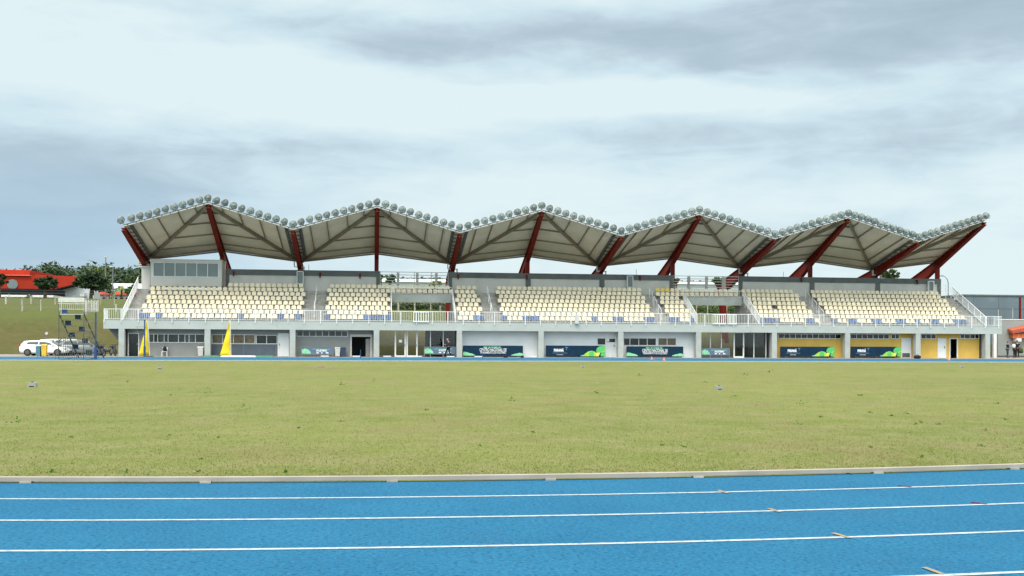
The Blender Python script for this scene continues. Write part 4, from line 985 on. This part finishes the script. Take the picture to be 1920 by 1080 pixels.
c = P(86, 660, 94.6); car('hatchback_car', 'white hatchback seen from the side behind the teal and yellow bins', 'carwhite', (c.x, 94.6, 0), 0, H=1.37)
c = P(117, 660, 97.2); car('hatchback_car', 'white car partly hidden behind the white hatchback', 'carwhite', (c.x, 97.2, 0), radians(-8), L_=4.3, H=1.5)
c = P(156, 660, 96.6); car('hatchback_car', 'dark grey car parked behind the stepped judges tower', 'cargrey', (c.x, 96.6, 0), radians(6), L_=4.3, H=1.42)
c = P(139, 660, 99.5); car('hatchback_car', 'white car at the back between the grey car and the other white cars', 'carwhite', (c.x, 99.5, 0), radians(25), H=1.5)
def motorbike(label, loc, rz):
    t = thing('motorcycle', label, 'motorcycle', loc, rz, 'motorcycles parked at the left end')
    for x in (-.65, .65):
        b = MB(); n_ = 18; pts = [(x+.28*cos(a), 0, .31+.28*sin(a)) for a in [2*pi*k/n_ for k in range(n_+1)]]; b.tube(pts, .05, 6); w = b.build('wheel', 'tyre', t, smooth=True)
        b = MB(); [b.bar((x-.26*cos(a), 0, .31-.26*sin(a)), (x+.26*cos(a), 0, .31+.26*sin(a)), .02) for a in (0, pi/3, 2*pi/3)]; b.build('spokes', 'alu', w)
    b = MB(); b.lathe([(0, -.35), (.12, -.3), (.16, 0), (.12, .25), (0, .3)], (.1, 0, .80), (1, 0, .1), 12); b.build('tank', 'clothnavy', t, smooth=True)
    MB().box(-.65, -.15, -.13, .13, .76, .86).build('seat', 'black', t)
    b = MB(); b.box(-.22, .25, -.13, .13, .25, .62); b.bar((-.65, 0, .32), (0, 0, .42), .08); b.bar((.65, -.06, .31), (.42, -.06, 1.0), .05); b.bar((.65, .06, .31), (.42, .06, 1.0), .05); b.bar((-.2, 0, .6), (.4, 0, .85), .06); b.build('frame', 'metalgrey', t)
    b = MB(); b.tube([(.35, -.36, 1.05), (.42, 0, 1.0), (.35, .36, 1.05)], .018, 6); b.bar((.36, .3, 1.05), (.4, .34, 1.25), .03); b.build('handlebar', 'black', t)
    b = MB(); b.lathe([(0, -.02), (.09, 0), (.08, .1), (0, .13)], (.52, 0, .88), (-1, 0, 0), 10); b.build('headlight', 'glassbooth', t); return t
c = P(187, 663, 92.5); motorbike('motorcycle parked right of the blue post near the grey car', (c.x, 92.6, 0), radians(75))
c = P(213, 663, 95.5); motorbike('dark motorcycle under the left overhang beside the end column', (c.x, 95.3, 0), radians(-60))
p = P(87.5, 625, 99.5); t = thing('road_sign', 'small round sign on a thin pole behind the white cars', 'sign', (p.x, 99.5, 0)); MB().tube([(0, 0, 0), (0, 0, p.z)], .025, 6).build('pole', 'metalgrey', t); b = MB(); b.lathe([(0, .02), (.13, .02), (.13, -.02), (0, -.02)], (0, -.04, p.z), (0, 1, 0), 14); b.build('sign_face', 'bingrey', t)

# ================================================================== PEOPLE
def skin(name, pts, edges, m, parent, root=0, sub=1):
    me = bpy.data.meshes.new(name); me.from_pydata([p[:3] for p in pts], edges, []); o = bpy.data.objects.new(name, me); COL.objects.link(o)
    md = o.modifiers.new('s', 'SKIN'); sv = me.skin_vertices[0].data
    for i, p in enumerate(pts): sv[i].radius = (p[3], p[4] if len(p) > 4 else p[3])
    sv[root].use_root = True; ms_ = o.modifiers.new('d', 'SUBSURF'); ms_.levels = sub; ms_.render_levels = sub
    bpy.context.view_layer.update(); me2 = bpy.data.meshes.new_from_object(o.evaluated_get(bpy.context.evaluated_depsgraph_get())); bpy.data.objects.remove(o)
    me2.materials.clear(); me2.materials.append(M[m]); me2.polygons.foreach_set('use_smooth', [True]*len(me2.polygons)); me2.name = name
    q = bpy.data.objects.new(name, me2); COL.objects.link(q); q.parent = parent; return q
def person(label, loc, rz, pose, top, bottom, hair, scale=1., sleeves='long', shoes='black'):
    t = thing('person', label, 'person', loc, rz); t.scale = (scale,)*3
    J = dict(pose); pts = []; ed = []; ix = {}
    def a(n, p, r, r2=None, par=None):
        ix[n] = len(pts); pts.append((*p, r, r2 or r));
        if par: ed.append((ix[par], ix[n]))
    a('pel', J['pel'], .135, .10); a('waist', J['waist'], .125, .095, 'pel'); a('chest', J['chest'], .15, .105, 'waist'); a('neckb', J['neckb'], .065, .06, 'chest'); a('neck', J['neck'], .05, .05, 'neckb')
    hd = Vector(J['head']); nk = Vector(J['neck']); dz = (hd-nk).normalized(); fw = Vector((1, 0, J.get('look', 0))).normalized()
    a('h1', hd-dz*.05, .075, .08, 'neck'); a('h2', hd+dz*.04, .085, .095, 'h1'); a('h3', hd+dz*.11, .05, .06, 'h2')
    for s, S_ in ((-1, 'L'), (1, 'R')):
        a('sh'+S_, J['sh'+S_], .058, None, 'chest'); a('el'+S_, J['el'+S_], .042, None, 'sh'+S_); a('wr'+S_, J['wr'+S_], .027, None, 'el'+S_)
        w = Vector(J['wr'+S_]); d = (w-Vector(J['el'+S_])).normalized(); side = d.cross(Vector((0, 1, 0))).normalized() if abs(d.y) < .9 else Vector((1, 0, 0))
        pm = w+d*.075; a('pm'+S_, pm, .034, .02, 'wr'+S_)
        for f_ in range(4):
            o_ = side*(f_-1.5)*.018; L1 = (.034, .038, .036, .028)[f_]; a('f%d'%f_+S_, pm+d*.03+o_, .009, None, 'pm'+S_); a('g%d'%f_+S_, pm+d*(.03+L1)+o_+Vector((0, -s*.01, 0)), .008, None, 'f%d'%f_+S_)
        a('th'+S_, w+d*.04-side*.04, .010, None, 'pm'+S_); a('tt'+S_, w+d*.075-side*.055, .008, None, 'th'+S_)
        a('hp'+S_, J['hp'+S_], .095, None, 'pel'); a('kn'+S_, J['kn'+S_], .058, None, 'hp'+S_); a('an'+S_, J['an'+S_], .036, None, 'kn'+S_)
        an = Vector(J['an'+S_]); a('ft'+S_, an+Vector((.13, 0, -.045)), .032, .03, 'an'+S_)
    body = skin('body', pts, ed, 'skin', t)
    P_ = lambda n, r, r2=None: (*pts[ix[n]][:3], r, r2 or r)
    g = 1.14
    tp = [P_('pel', .155, .122), P_('waist', .145, .115), P_('chest', .17, .125), P_('neckb', .075)]; te = [(0, 1), (1, 2), (2, 3)]
    for S_ in 'LR':
        k = len(tp); tp.append(P_('sh'+S_, .07)); te.append((2, k)); 
        if sleeves == 'long': tp += [P_('el'+S_, .054), P_('wr'+S_, .038)]; te += [(k, k+1), (k+1, k+2)]
        else:
            m_ = (Vector(pts[ix['sh'+S_]][:3])*.4+Vector(pts[ix['el'+S_]][:3])*.6); tp += [(*m_, .055)]; te += [(k, k+1)]
    skin('top', tp, te, top, t)
    bp_ = [P_('pel', .148, .115)]; be = []
    for S_ in 'LR': k = len(bp_); bp_ += [P_('hp'+S_, .108), P_('kn'+S_, .072), P_('an'+S_, .050)]; be += [(0, k), (k, k+1), (k+1, k+2)]
    skin('trousers', bp_, be, bottom, t)
    for S_ in 'LR':
        an = Vector(pts[ix['an'+S_]][:3]); skin('shoe', [(*(an+Vector((-.03, 0, -.04))), .045), (*(an+Vector((.08, 0, -.05))), .042, .035), (*(an+Vector((.17, 0, -.06))), .035, .025)], [(0, 1), (1, 2)], shoes, t)
    b = MB(); u_ = dz; c_ = hd+u_*.055-fw*.015; n1_, n2_ = 10, 6
    for i in range(n2_+1):
        for j in range(n1_):
            th = i/n2_*1.75; ph = 2*pi*j/n1_; b.v.append(tuple(c_+Vector((sin(th)*cos(ph)*.105, sin(th)*sin(ph)*.092, cos(th)*.098))-fw*.012*(1-cos(th))))
    for i in range(n2_):
        for j in range(n1_):
            if cos(2*pi*(j+.5)/n1_) > .5 and i > 2: continue
            b.f.append((i*n1_+j, i*n1_+(j+1) % n1_, (i+1)*n1_+(j+1) % n1_, (i+1)*n1_+j)); b.m.append(0)
    b.build('hair', hair, t, smooth=True, fix=False)
    b = MB(); nz = hd+fw*.10; b.add([nz+Vector((-.015, -.014, -.02)), nz+Vector((-.015, .014, -.02)), nz+Vector((.02, 0, -.018)), nz+Vector((-.012, 0, .03))], [(0, 1, 2), (0, 2, 3), (2, 1, 3)]); b.build('nose', 'skin', body)
    b = MB(); [b.lathe([(0, .009), (.009, .004), (.009, -.004), (0, -.009)], hd+fw*.086+Vector((0, s*.032, .03)), (1, 0, 0), 8) for s in (-1, 1)]; b.build('eyes', 'hair', body)
    MB().box(hd.x+.070, hd.x+.088, -.022, .022, hd.z-.062, hd.z-.054).build('mouth', 'tail', body)
    return t
stand = dict(pel=(0, 0, .95), waist=(.01, 0, 1.10), chest=(.0, 0, 1.30), neckb=(-.005, 0, 1.46), neck=(.01, 0, 1.52), head=(.03, 0, 1.63), shL=(-.01, -.19, 1.41), shR=(-.01, .19, 1.41),
             elL=(-.03, -.25, 1.13), elR=(-.03, .25, 1.13), wrL=(.08, -.24, .90), wrR=(.08, .24, .90), hpL=(0, -.09, .90), hpR=(0, .09, .90), knL=(.02, -.10, .50), knR=(.02, .10, .50), anL=(-.02, -.11, .10), anR=(-.02, .11, .10))
walk = dict(stand, head=(.10, 0, 1.60), neck=(.05, 0, 1.51), look=-.5, elL=(.06, -.24, 1.15), wrL=(.28, -.12, 1.20), elR=(.04, .25, 1.14), wrR=(.27, .12, 1.18), knL=(.22, -.10, .52), anL=(.34, -.10, .11), knR=(-.04, .10, .50), anR=(-.36, .10, .16))
c = P(841, 655, 89.3); person('person in navy top and dark trousers walking left past the small board', (c.x, 89.3, .004), pi+.15, walk, 'clothnavy', 'clothblack', 'hairgrey', .98)
hold = dict(stand, elL=(.06, -.24, 1.14), wrL=(.26, -.10, 1.15), elR=(.05, .24, 1.13), wrR=(.26, .10, 1.13), head=(.04, 0, 1.62))
c = P(1889, 655, 97.5); person('person with dark hair, navy top and jeans holding a paper', (c.x, 97.5, 0), -.2, hold, 'clothnavy', 'denim', 'hair', .98)
b = MB().box(-.11, .11, -.08, .08, -.005, .005); tag(b.build('paper', 'text', loc=(c.x+.31, 97.45, 1.19)), 'white paper held by the person in jeans', 'paper')
c = P(1902.5, 655, 97.7); person('person in black carrying a white bag on the back, standing near another', (c.x, 97.7, 0), pi/2+.3, dict(stand, head=(.05, 0, 1.60)), 'clothblack', 'clothblack', 'hair', .95)
b = MB(); b.lathe([(0, 0), (.14, .02), (.17, .2), (.14, .38), (0, .42)], (0, 0, 0), (0, 0, 1), 12); tag(b.build('bag', 'text', smooth=True, loc=(c.x-.24, 97.5, 1.02)), 'white bag slung on the shoulder of the shorter person in black', 'bag')
c = P(1907.5, 655, 98.2); person('taller person in black short sleeved shirt with an olive bag', (c.x, 98.2, 0), pi/2-.2, stand, 'clothblack', 'clothblack', 'hair', 1.04, 'short')
b = MB(); b.lathe([(0, 0), (.2, .03), (.24, .25), (.17, .5), (0, .55)], (0, 0, 0), (0, 0, 1), 12); b.tube([(-.1, 0, .5), (-.02, 0, .72), (.1, 0, .5)], .015, 6); tag(b.build('bag', 'olive', smooth=True, loc=(c.x+.2, 97.9, .48)), 'olive green bag hanging at the side of the taller person in black', 'bag')

# ================================================================== RIGHT SIDE
p0 = P(1866, 598, 101.5); x0 = p0.x-.2; z1 = P(1895, 598.5, 101.5).z
t = thing('boundary_wall', 'plain grey rendered wall with white capping right of the grandstand', 'wall', (x0, 101.5, 0)); MB().box(.55, 60, 0, .25, 0, z1-.08).build('wall', 'rendergrey', t); MB().box(.5, 60, -.04, .3, z1-.078, z1).build('capping', 'metalwhite', t); MB().box(.5, 60, -.12, -.005, 0, .18).build('plinth', 'gutter', t)
p0 = P(1865, 640, 97); tag(MB().box(p0.x-.16, p0.x+.16, 97-.1, 97+.15, 0, 2.9).build('white_post', 'metalwhite'), 'thick white post standing just right of the grandstand end', 'post')
# arena hall
HY = 106; hx = P(1806, 560, HY).x; zt = P(1860, 552.5, HY).z
t = thing('arena_hall', 'big flat roofed hall clad in blue grey sheets behind the right wall', 'building', (hx, HY, 0))
MB().box(0, 70, 0, 40, 0, zt-.15).build('wall', 'steelwall', t); MB().box(-.1, 70.1, -.1, 40.1, zt-.148, zt).build('roof_rim', 'darkgrey', t)
for k in range(8): MB().box(1.2+k*3.1, 1.26+k*3.1, -.02, -.002, 0, zt-.2).build('joint', 'darkgrey', t)
for z in (zt-1.6, zt-2.9): MB().box(0, 70, -.02, -.003, z, z+.04).build('seam', 'darkgrey', t)
pp = P(1912.5, 580, 104); tag(MB().tube([(pp.x, 104, 0), (pp.x, 104, P(1912, 557, 104).z)], .12, 10).build('red_post', 'red'), 'dark red pole rising before the round hall at the right edge', 'pole')
for u, v in ((1872, 580), (1899, 578)):
    pp = P(u, v, 103); tag(MB().tube([(pp.x, 103, 0), (pp.x, 103, pp.z)], .03, 6).build('thin_pole', 'bingrey'), 'thin pale pole above the grey wall, %s of the two' % ('left' if u < 1880 else 'right'), 'pole', 'thin poles behind the grey wall')
# orange awning on the wall
a = P(1898, 620, 100.6); c = P(1899, 640, 100.6); t = thing('awning', 'orange red slatted awning with white box on the grey wall', 'awning', (a.x, 101.4, 0)); z1 = a.z; z0 = P(1903, 634, 100.6).z
b = MB(); b.add([(0, -.8, z1), (3.2, -.8, z1+.75), (3.2, 0, z1+.95), (0, 0, z1+.2), (0, -.8, z1-.3), (3.2, -.8, z1+.1), (3.2, 0, z1+.3), (0, 0, z1-.1)], [(0, 1, 2, 3), (7, 6, 5, 4), (0, 4, 5, 1), (1, 5, 6, 2), (2, 6, 7, 3), (3, 7, 4, 0)]); b.build('hood', 'orange', t)
b = MB(); b.box(.3, 3.2, -.5, 0, z0, z1-.33); b.build('back_panel', 'straw', t); b = MB(); [b.box(x_, x_+.06, -.56, -.505, z0, z1-.3) for x_ in (.3, .8, 1.3, 1.8)]; b.build('slat', 'pink', t); MB().box(.6, 1.15, -.7, -.1, z0-.36, z0-.01).build('white_box', 'metalwhite', t)
# street lamp behind the right stair
a = P(1778, 545, 104); zt = P(1778, 524, 104).z
t = thing('street_lamp', 'curved grey street lamp above the right stair', 'lamp', (a.x, 104, 0)); b = MB(); b.tube([(0, 0, 0), (0, 0, zt-.4), (-.12, 0, zt), (-.4, 0, zt+.3), (-.62, 0, zt+.38)], [.06, .05, .04, .03, .03], 8); b.build('pole', 'metalgrey', t); MB().box(-1.0, -.6, -.12, .12, zt+.34, zt+.42).build('lamp_head', 'darkgrey', t)

# ================================================================== LEFT BACKGROUND
def zb(y): return prof(y)-.03
# red roofed building
Y = 172
def PX(u, y=Y): return P(u, 540, y).x
def PZ(v, u=100, y=Y): return P(u, v, y).z
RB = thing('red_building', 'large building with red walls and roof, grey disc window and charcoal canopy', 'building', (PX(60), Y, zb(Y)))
ox, oz = PX(60), zb(Y)
def rb(nm, m, u0, u1, v0, v1, y0, y1, par=RB):
    b = MB(); b.box(PX(u0, y0)-ox, PX(u1, y0)-ox, y0-Y, y1-Y, PZ(v1, (u0+u1)/2, y0)-oz, PZ(v0, (u0+u1)/2, y0)-oz); return b.build(nm, m, par)
rb('upper_block', 'redroof', -60, 56, 505.5, 518, Y+2, Y+16); rb('wall', 'redroof', -60, 70, 516, 560, Y, Y+1.9)
b = MB(); q = [(PX(70)-ox, PZ(516)-oz), (PX(152)-ox, PZ(518.5)-oz), (PX(144)-ox, PZ(533)-oz), (PX(108)-ox, PZ(542)-oz), (PX(70)-ox, PZ(545)-oz)]
b.prism(q, 'y', -1.2, 8); b.build('roof', 'redroof', RB)
b = MB(); q = [(PX(70)-ox, PZ(545.5)-oz), (PX(108)-ox, PZ(542.6)-oz), (PX(144)-ox, PZ(533.6)-oz), (PX(163)-ox, PZ(536)-oz), (PX(166)-ox, PZ(545)-oz), (PX(166)-ox, -1), (PX(70)-ox, -1)]
b.prism(q, 'y', 0.3, 7); b.build('gable_wall', 'farwhite', RB)
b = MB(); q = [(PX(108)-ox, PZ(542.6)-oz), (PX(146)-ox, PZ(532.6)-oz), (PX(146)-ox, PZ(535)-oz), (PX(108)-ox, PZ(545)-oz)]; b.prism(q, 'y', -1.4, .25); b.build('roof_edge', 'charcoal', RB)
c = P(23, 533, Y-.2); b = MB(); b.lathe([(0, -.15), (.95*5/5*4.6/4.6*4.55/4.55*.95, -.15)], (0, 0, 0), (0, 1, 0), 4); b = MB()
r_ = (P(33, 533, Y).x-P(13, 533, Y).x)/2; b.lathe([(0, -.12), (r_, -.1), (r_, .1)], (c.x-ox, -.05, c.z-oz), (0, 1, 0), 28); b.build('disc_window', 'glassbooth', RB)
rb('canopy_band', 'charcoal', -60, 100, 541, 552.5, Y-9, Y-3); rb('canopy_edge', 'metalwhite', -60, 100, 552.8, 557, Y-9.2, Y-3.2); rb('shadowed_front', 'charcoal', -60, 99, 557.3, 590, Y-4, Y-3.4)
rb('ledge', 'pink', -60, 56, 515, 516.2, Y-.4, Y+1.9); rb('vent_box', 'bingrey', 150, 158, 550, 556, Y-1, Y+.2)
b = MB()
for u in (4, 22, 45, 62, 80, 95): x_ = PX(u, Y-8.5)-ox; b.box(x_-.12, x_+.12, -8.7, -8.45, -1.5, PZ(557, 50, Y-8.5)-oz)
b.build('canopy_post', 'bingrey', RB)
def shed(name, label, u0, u1, v0, v1, y, mats=('farwhite', 'redroof'), rv=None, wins=0):
    xa, xb = PX(u0, y), PX(u1, y); z0 = zb(y)-1; z1 = PZ(v1, (u0+u1)/2, y); z2 = PZ(v0, (u0+u1)/2, y)
    t = thing(name, label, 'building', ((xa+xb)/2, y, z0)); w = (xb-xa)/2
    MB().box(-w, w, 0, 10, 0, z1-z0).build('wall', mats[0], t); b = MB(); b.prism([(-.6, z1-z0+.01), (10.6, z1-z0+.01), (5, z2-z0)], 'x', -w-.4, w+.4); b.build('roof', mats[1], t)
    for k in range(wins):
        x_ = -w+(k+.5)*2*w/wins; b = MB().box(x_-w/wins*.6, x_+w/wins*.6, -.06, -.003, (z1-z0)*.45, (z1-z0)*.8); b.build('window', 'glassdark', t)
    return t
shed('low_house', 'low building with an orange red roof behind the big dark tree', 168, 213, 545, 552.5, 190, ('farwhite', 'redroof'), wins=4)
shed('low_house', 'white walled low building with a faded roof left of the stand', 200, 262, 529, 541, 215, ('farwhite', 'farwhite'), wins=5)
shed('low_house', 'small red roofed shelter near the left end of the stand', 211, 245, 545, 553, 186, ('farwhite', 'redroof'), wins=3)
shed('long_shed', 'long white shed seen through the left bar screen of the stand', 690, 860, 521, 529, 230, ('farwhite', 'metalwhite'), wins=22)
shed('long_shed', 'long pale shed seen through the right bar screen of the stand', 1235, 1400, 526, 533, 230, ('farwhite', 'metalwhite'), wins=18)

# fence on the bank: separate posts with wires
def fence(label, u0, u1, y, vt, spacing, name='wire_fence'):
    t = thing(name, label, 'fence', (0, y, 0)); z0 = zb(y); x = PX(u0, y); xe = PX(u1, y); z1 = P((u0+u1)/2, vt, y).z; k = 0
    while x < xe and k < 95:
        h = (z1-z0)*random.uniform(.55, 1.06); w = random.uniform(.05, .13); l_ = random.uniform(-.04, .04)
        MB().bar((x, 0, z0-.2), (x+l_, 0, z0+h), w*1.6, w*1.6).build('fence_post', 'post', t); x += spacing*random.uniform(.7, 1.3); k += 1
    b = MB()
    for z in (.4, .9, 1.3): b.bar((PX(u0, y), 0, z0+z), (xe, 0, z0+z), .012)
    b.build('wire', 'metalgrey', t); return t
fence('near line of pale posts along the top of the grass bank at left', -60, 250, 113.5, 561, 2.4)
fence('second line of weathered posts further back on the plateau', -60, 280, 125, 556, 2.2)
fence('far line of posts in front of the red building', -60, 270, 150, 551, 3.0)
fence('posts seen through the left passage above the tiers', 690, 900, 116, 563, 1.6)
fence('posts seen through the right passage above the tiers', 1280, 1460, 116, 568, 1.8)
y = 113.5; t = thing('picket_panel', 'white picket panel standing on the bank behind the judges tower', 'fence', (PX(156, y), y, zb(y)))
b = MB(); ww = PX(183, y)-PX(156, y); [b.box(q_*ww/9, q_*ww/9+.09, 0, .04, 0, 1.15+.1*(q_ % 2)) for q_ in range(10)]; b.box(0, ww, .04, .08, .3, .38); b.box(0, ww, .04, .08, .85, .93); b.build('pickets', 'bingrey', t)

# ---- trees
def crown_mesh(name, rx, ry, rz, ncl, nl, size, flat=.75, seed=1, low=.0):
    random.seed(seed); b = MB()
    for _ in range(ncl):
        while True:
            d = Vector((random.uniform(-1, 1), random.uniform(-1, 1), random.uniform(-1+low, 1)))
            if .15 < d.length < 1: break
        c = Vector((d.x*rx, d.y*ry, d.z*rz)); r = random.uniform(.16, .34)*min(rx, rz)*1.2
        for _ in range(nl):
            e_ = Vector((random.gauss(0, .5), random.gauss(0, .5), random.gauss(0, .5)*flat))*r; p = c+e_; s = size*random.uniform(.6, 1.3)
            a = Vector((random.uniform(-1, 1), random.uniform(-1, 1), random.uniform(-.6, .6))).normalized()*s; q = Vector((random.uniform(-1, 1), random.uniform(-1, 1), random.uniform(-.4, .9))).normalized()*s*.6
            b.quad(p-a*.5, p+q*.6, p+a*.5, p-q*.6)
    return b
def tree(label, u, vt, vb, y, wpx, leaf='leafdark', seed=1, size=.35, ncl=40, nl=40, name='broadleaf_tree', low=.0, trunk=.3):
    x = PX(u, y); z0 = zb(y); zt = P(u, vt, y).z; zc = P(u, vb, y).z; rx = wpx/2*y/F; rz = (zt-zc)/2; rz = max(rz, .5)
    t = thing(name, label, 'tree', (x, y, z0))
    b = crown_mesh('crown', rx*.9, rx*.8, rz*.9, ncl, nl, size, seed=seed, low=low); b.v = [(a, c, d+(zt+zc)/2-z0) for a, c, d in b.v]; b.build('crown', leaf, t, fix=False)
    hc = (zt+zc)/2-z0; b = MB(); b.tube([(0, 0, -.3), (.05*rx, 0, hc*.5), (0, .05, hc+rz*.3)], [trunk, trunk*.75, trunk*.3], 8)
    random.seed(seed+50)
    for k in range(5): a_ = k*1.3+random.random(); b.tube([(0, 0, hc*.55+k*.1*rz), (rx*.4*cos(a_), rx*.35*sin(a_), hc+rz*(.0+.12*k))], [trunk*.4, trunk*.12], 6)
    b.build('trunk', 'wood', t); return t
tree('big dark broadleaf tree right of the red roof', 171, 510, 548, 160, 58, seed=3, size=.55, ncl=70, nl=60, trunk=.4)
tree('dark low tree standing before the red wall left of the gable', 84, 518, 545, 158, 42, seed=5, size=.5, ncl=50, nl=50, low=.1)
tree('dark tree cut by the left edge beside the disc window', -2, 514, 534, 158, 34, seed=9, size=.45, ncl=30, nl=40)
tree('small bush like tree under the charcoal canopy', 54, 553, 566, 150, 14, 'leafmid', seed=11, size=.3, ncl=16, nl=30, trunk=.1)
tree('slim dark tree behind the small red shelter', 206, 530, 552, 175, 12, 'leafmid', seed=12, size=.4, ncl=20, nl=30, trunk=.15)
tree('mid green tree close to the stair of the stand', 246, 533, 556, 150, 20, 'leafmid', seed=13, size=.4, ncl=26, nl=30)
tree('light green spreading tree beyond the white low building', 253, 520, 535, 240, 44, 'leafmid', seed=14, size=.7, ncl=34, nl=34)
tree('pale bare topped tree rising above the wood by the lamp pole', 189, 500, 520, 240, 26, 'leaflight', seed=15, size=.5, ncl=14, nl=16)
tree('tree top showing between the roof and the wall at right', 1668, 505, 524, 190, 42, 'leafmid', seed=16, size=.6, ncl=30, nl=40)
tree('tree seen through the left bar screen, nearer the column', 731, 514, 530, 170, 22, 'leafmid', seed=17, size=.5, ncl=20, nl=30)
tree('small tree seen through the left bar screen, further left', 714, 515, 528, 172, 12, 'leafmid', seed=18, size=.5, ncl=14, nl=26)
tree('grey green tree seen through the left bar screen at right', 815, 526, 540, 170, 26, 'leaflight', seed=19, size=.5, ncl=20, nl=30)
tree('tree seen through the right bar screen beside the red rib', 1346, 517, 538, 170, 20, 'leafmid', seed=20, size=.5, ncl=20, nl=30)
tree('small tree at the left end of the right bar screen', 1268, 520, 532, 175, 12, 'leafmid', seed=24, size=.5, ncl=14, nl=26)
for k, (u, vt, vb, y, w, lf, lab) in enumerate(((778, 566, 590, 121, 30, 'leaflight', 'bush seen through the left passage among the posts'), (1330, 566, 592, 120, 30, 'leaflight', 'light green bush seen through the right passage, nearer the left'),
        (1312, 572, 590, 122, 22, 'leafmid', 'darker bush at the left of the right passage'), (1352, 568, 590, 123, 20, 'leafmid', 'bush behind the red column in the right passage'), (1377, 570, 592, 119, 18, 'leaflight', 'bush right of the red column in the right passage'))):
    tree(lab, u, vt, vb, y, w, lf, seed=30+k, size=.22, ncl=26, nl=34, name='bush', trunk=.06)
for u0, u1, vt, vb, y, lab, lf in ((728, 842, 568, 575, 121, 'dark hedge seen through the left passage behind the posts', 'leafdark'), (1296, 1400, 568, 577, 117, 'brownish green hedge seen through the right passage', 'leafmid')):
    random.seed(int(u0)); x0, x1 = PX(u0, y), PX(u1, y); z0 = zb(y); zt = P(800, vt, y).z; b = MB(); xm = (x0+x1)/2
    for k in range(1500):
        p = Vector((random.uniform(x0, x1)-xm, random.uniform(-1, 1), random.uniform(0, 1)**.8*(zt-z0)*random.uniform(.85, 1.05))); s = random.uniform(.15, .35)
        a = Vector((random.uniform(-1, 1), random.uniform(-1, 1), random.uniform(-.6, .6))).normalized()*s; q = Vector((random.uniform(-1, 1), random.uniform(-1, 1), random.uniform(-.3, .9))).normalized()*s*.7
        b.quad(p-a*.5, p+q*.5, p+a*.5, p-q*.5)
    t = thing('hedge', lab, 'hedge', (xm, y, z0)); b.build('foliage', lf, t, fix=False)
# palm
y = 168; x = PX(227, y); z0 = zb(y); h = P(227, 541, y).z-z0
t = thing('palm_tree', 'light green palm with drooping fronds left of the stand', 'tree', (x, y, z0)); MB().tube([(0, 0, 0), (.1, 0, h)], [.2, .13], 8).build('trunk', 'wood', t); b = MB(); random.seed(4)
for k in range(22):
    a_ = k*2*pi/22+random.uniform(-.2, .2); l_ = random.uniform(1.4, 2.1); e0 = random.uniform(.1, 1.2); pr_ = None
    for s in range(6):
        q = s/5; p_ = Vector((cos(a_)*l_*q, sin(a_)*l_*q, h+l_*(e0*q-1.1*q*q))); wv = Vector((-sin(a_), cos(a_), 0))*.22*(1-q*.8)
        if pr_: b.quad(pr_[0]-pr_[1], pr_[0]+pr_[1], p_+wv, p_-wv)
        pr_ = (p_, wv)
b.build('crown', 'leaflight', t, fix=False)
# far wood as one mass
random.seed(77); b = MB()
def woodclump(cx_, cy_, cz_, rx, rz, n):
    for _ in range(n):
        d = Vector((random.gauss(0, .5), random.gauss(0, .5), random.gauss(0, .5))); 
        if d.length > 1.1: continue
        p = Vector((cx_+d.x*rx, cy_+d.y*rx, cz_+d.z*rz)); s = random.uniform(.6, 1.3); a = Vector((random.uniform(-1, 1), random.uniform(-1, 1), random.uniform(-.6, .6))).normalized()*s; q = Vector((random.uniform(-1, 1), random.uniform(-1, 1), random.uniform(-.3, .9))).normalized()*s*.7
        b.quad(p-a*.5, p+q*.5, p+a*.5, p-q*.5)
for k in range(125):
    u = random.uniform(-60, 285); y = random.uniform(245, 300)
    top = 514+6*sin(u*.06)+5*sin(u*.17+1)+random.uniform(-7, 6)
    if u < 60: top += 8
    for q in range(2):
        z = P(u, top+6+q*16, y).z; woodclump(PX(u, y), y, z, random.uniform(2.4, 4.2), random.uniform(1.8, 2.8), 170)
for u0_, u1_, tp in ((705, 850, 531), (1255, 1400, 536)):
    for k in range(30):
        u = random.uniform(u0_, u1_); y = random.uniform(245, 280); woodclump(PX(u, y), y, P(u, tp+random.uniform(-3, 4), y).z, 3, 1.2, 90)
for k in range(60):
    u = random.uniform(-520, -50); y = random.uniform(245, 300)
    for q in range(2): woodclump(PX(u, y), y, P(u, 516+random.uniform(-7, 7)+q*18, y).z, random.uniform(3, 4.6), random.uniform(2, 3), 130)
b.build('wood', 'leafwood', fix=False, kind='stuff', label='dense dark green wood on the skyline behind the buildings', category='wood')
for u, v, y, l in ((198, 482, 165, 'tall slim lamp mast rising above the wood'), (211.5, 501, 168, 'shorter lamp mast with a side head right of the tall mast')):
    x = PX(u, y); z0 = zb(y); zt = P(u, v, y).z; t = thing('lamp_mast', l, 'lamp', (x, y, z0)); MB().tube([(0, 0, 0), (0, 0, zt-z0)], [.14, .07], 8).build('mast', 'metalgrey', t)
    MB().box(-.5 if u > 205 else -.25, .1 if u > 205 else .25, -.1, .1, zt-z0, zt-z0+.18).build('lamp_head', 'bingrey', t)
print('floodlights', cnt, 'seats', len(cand))
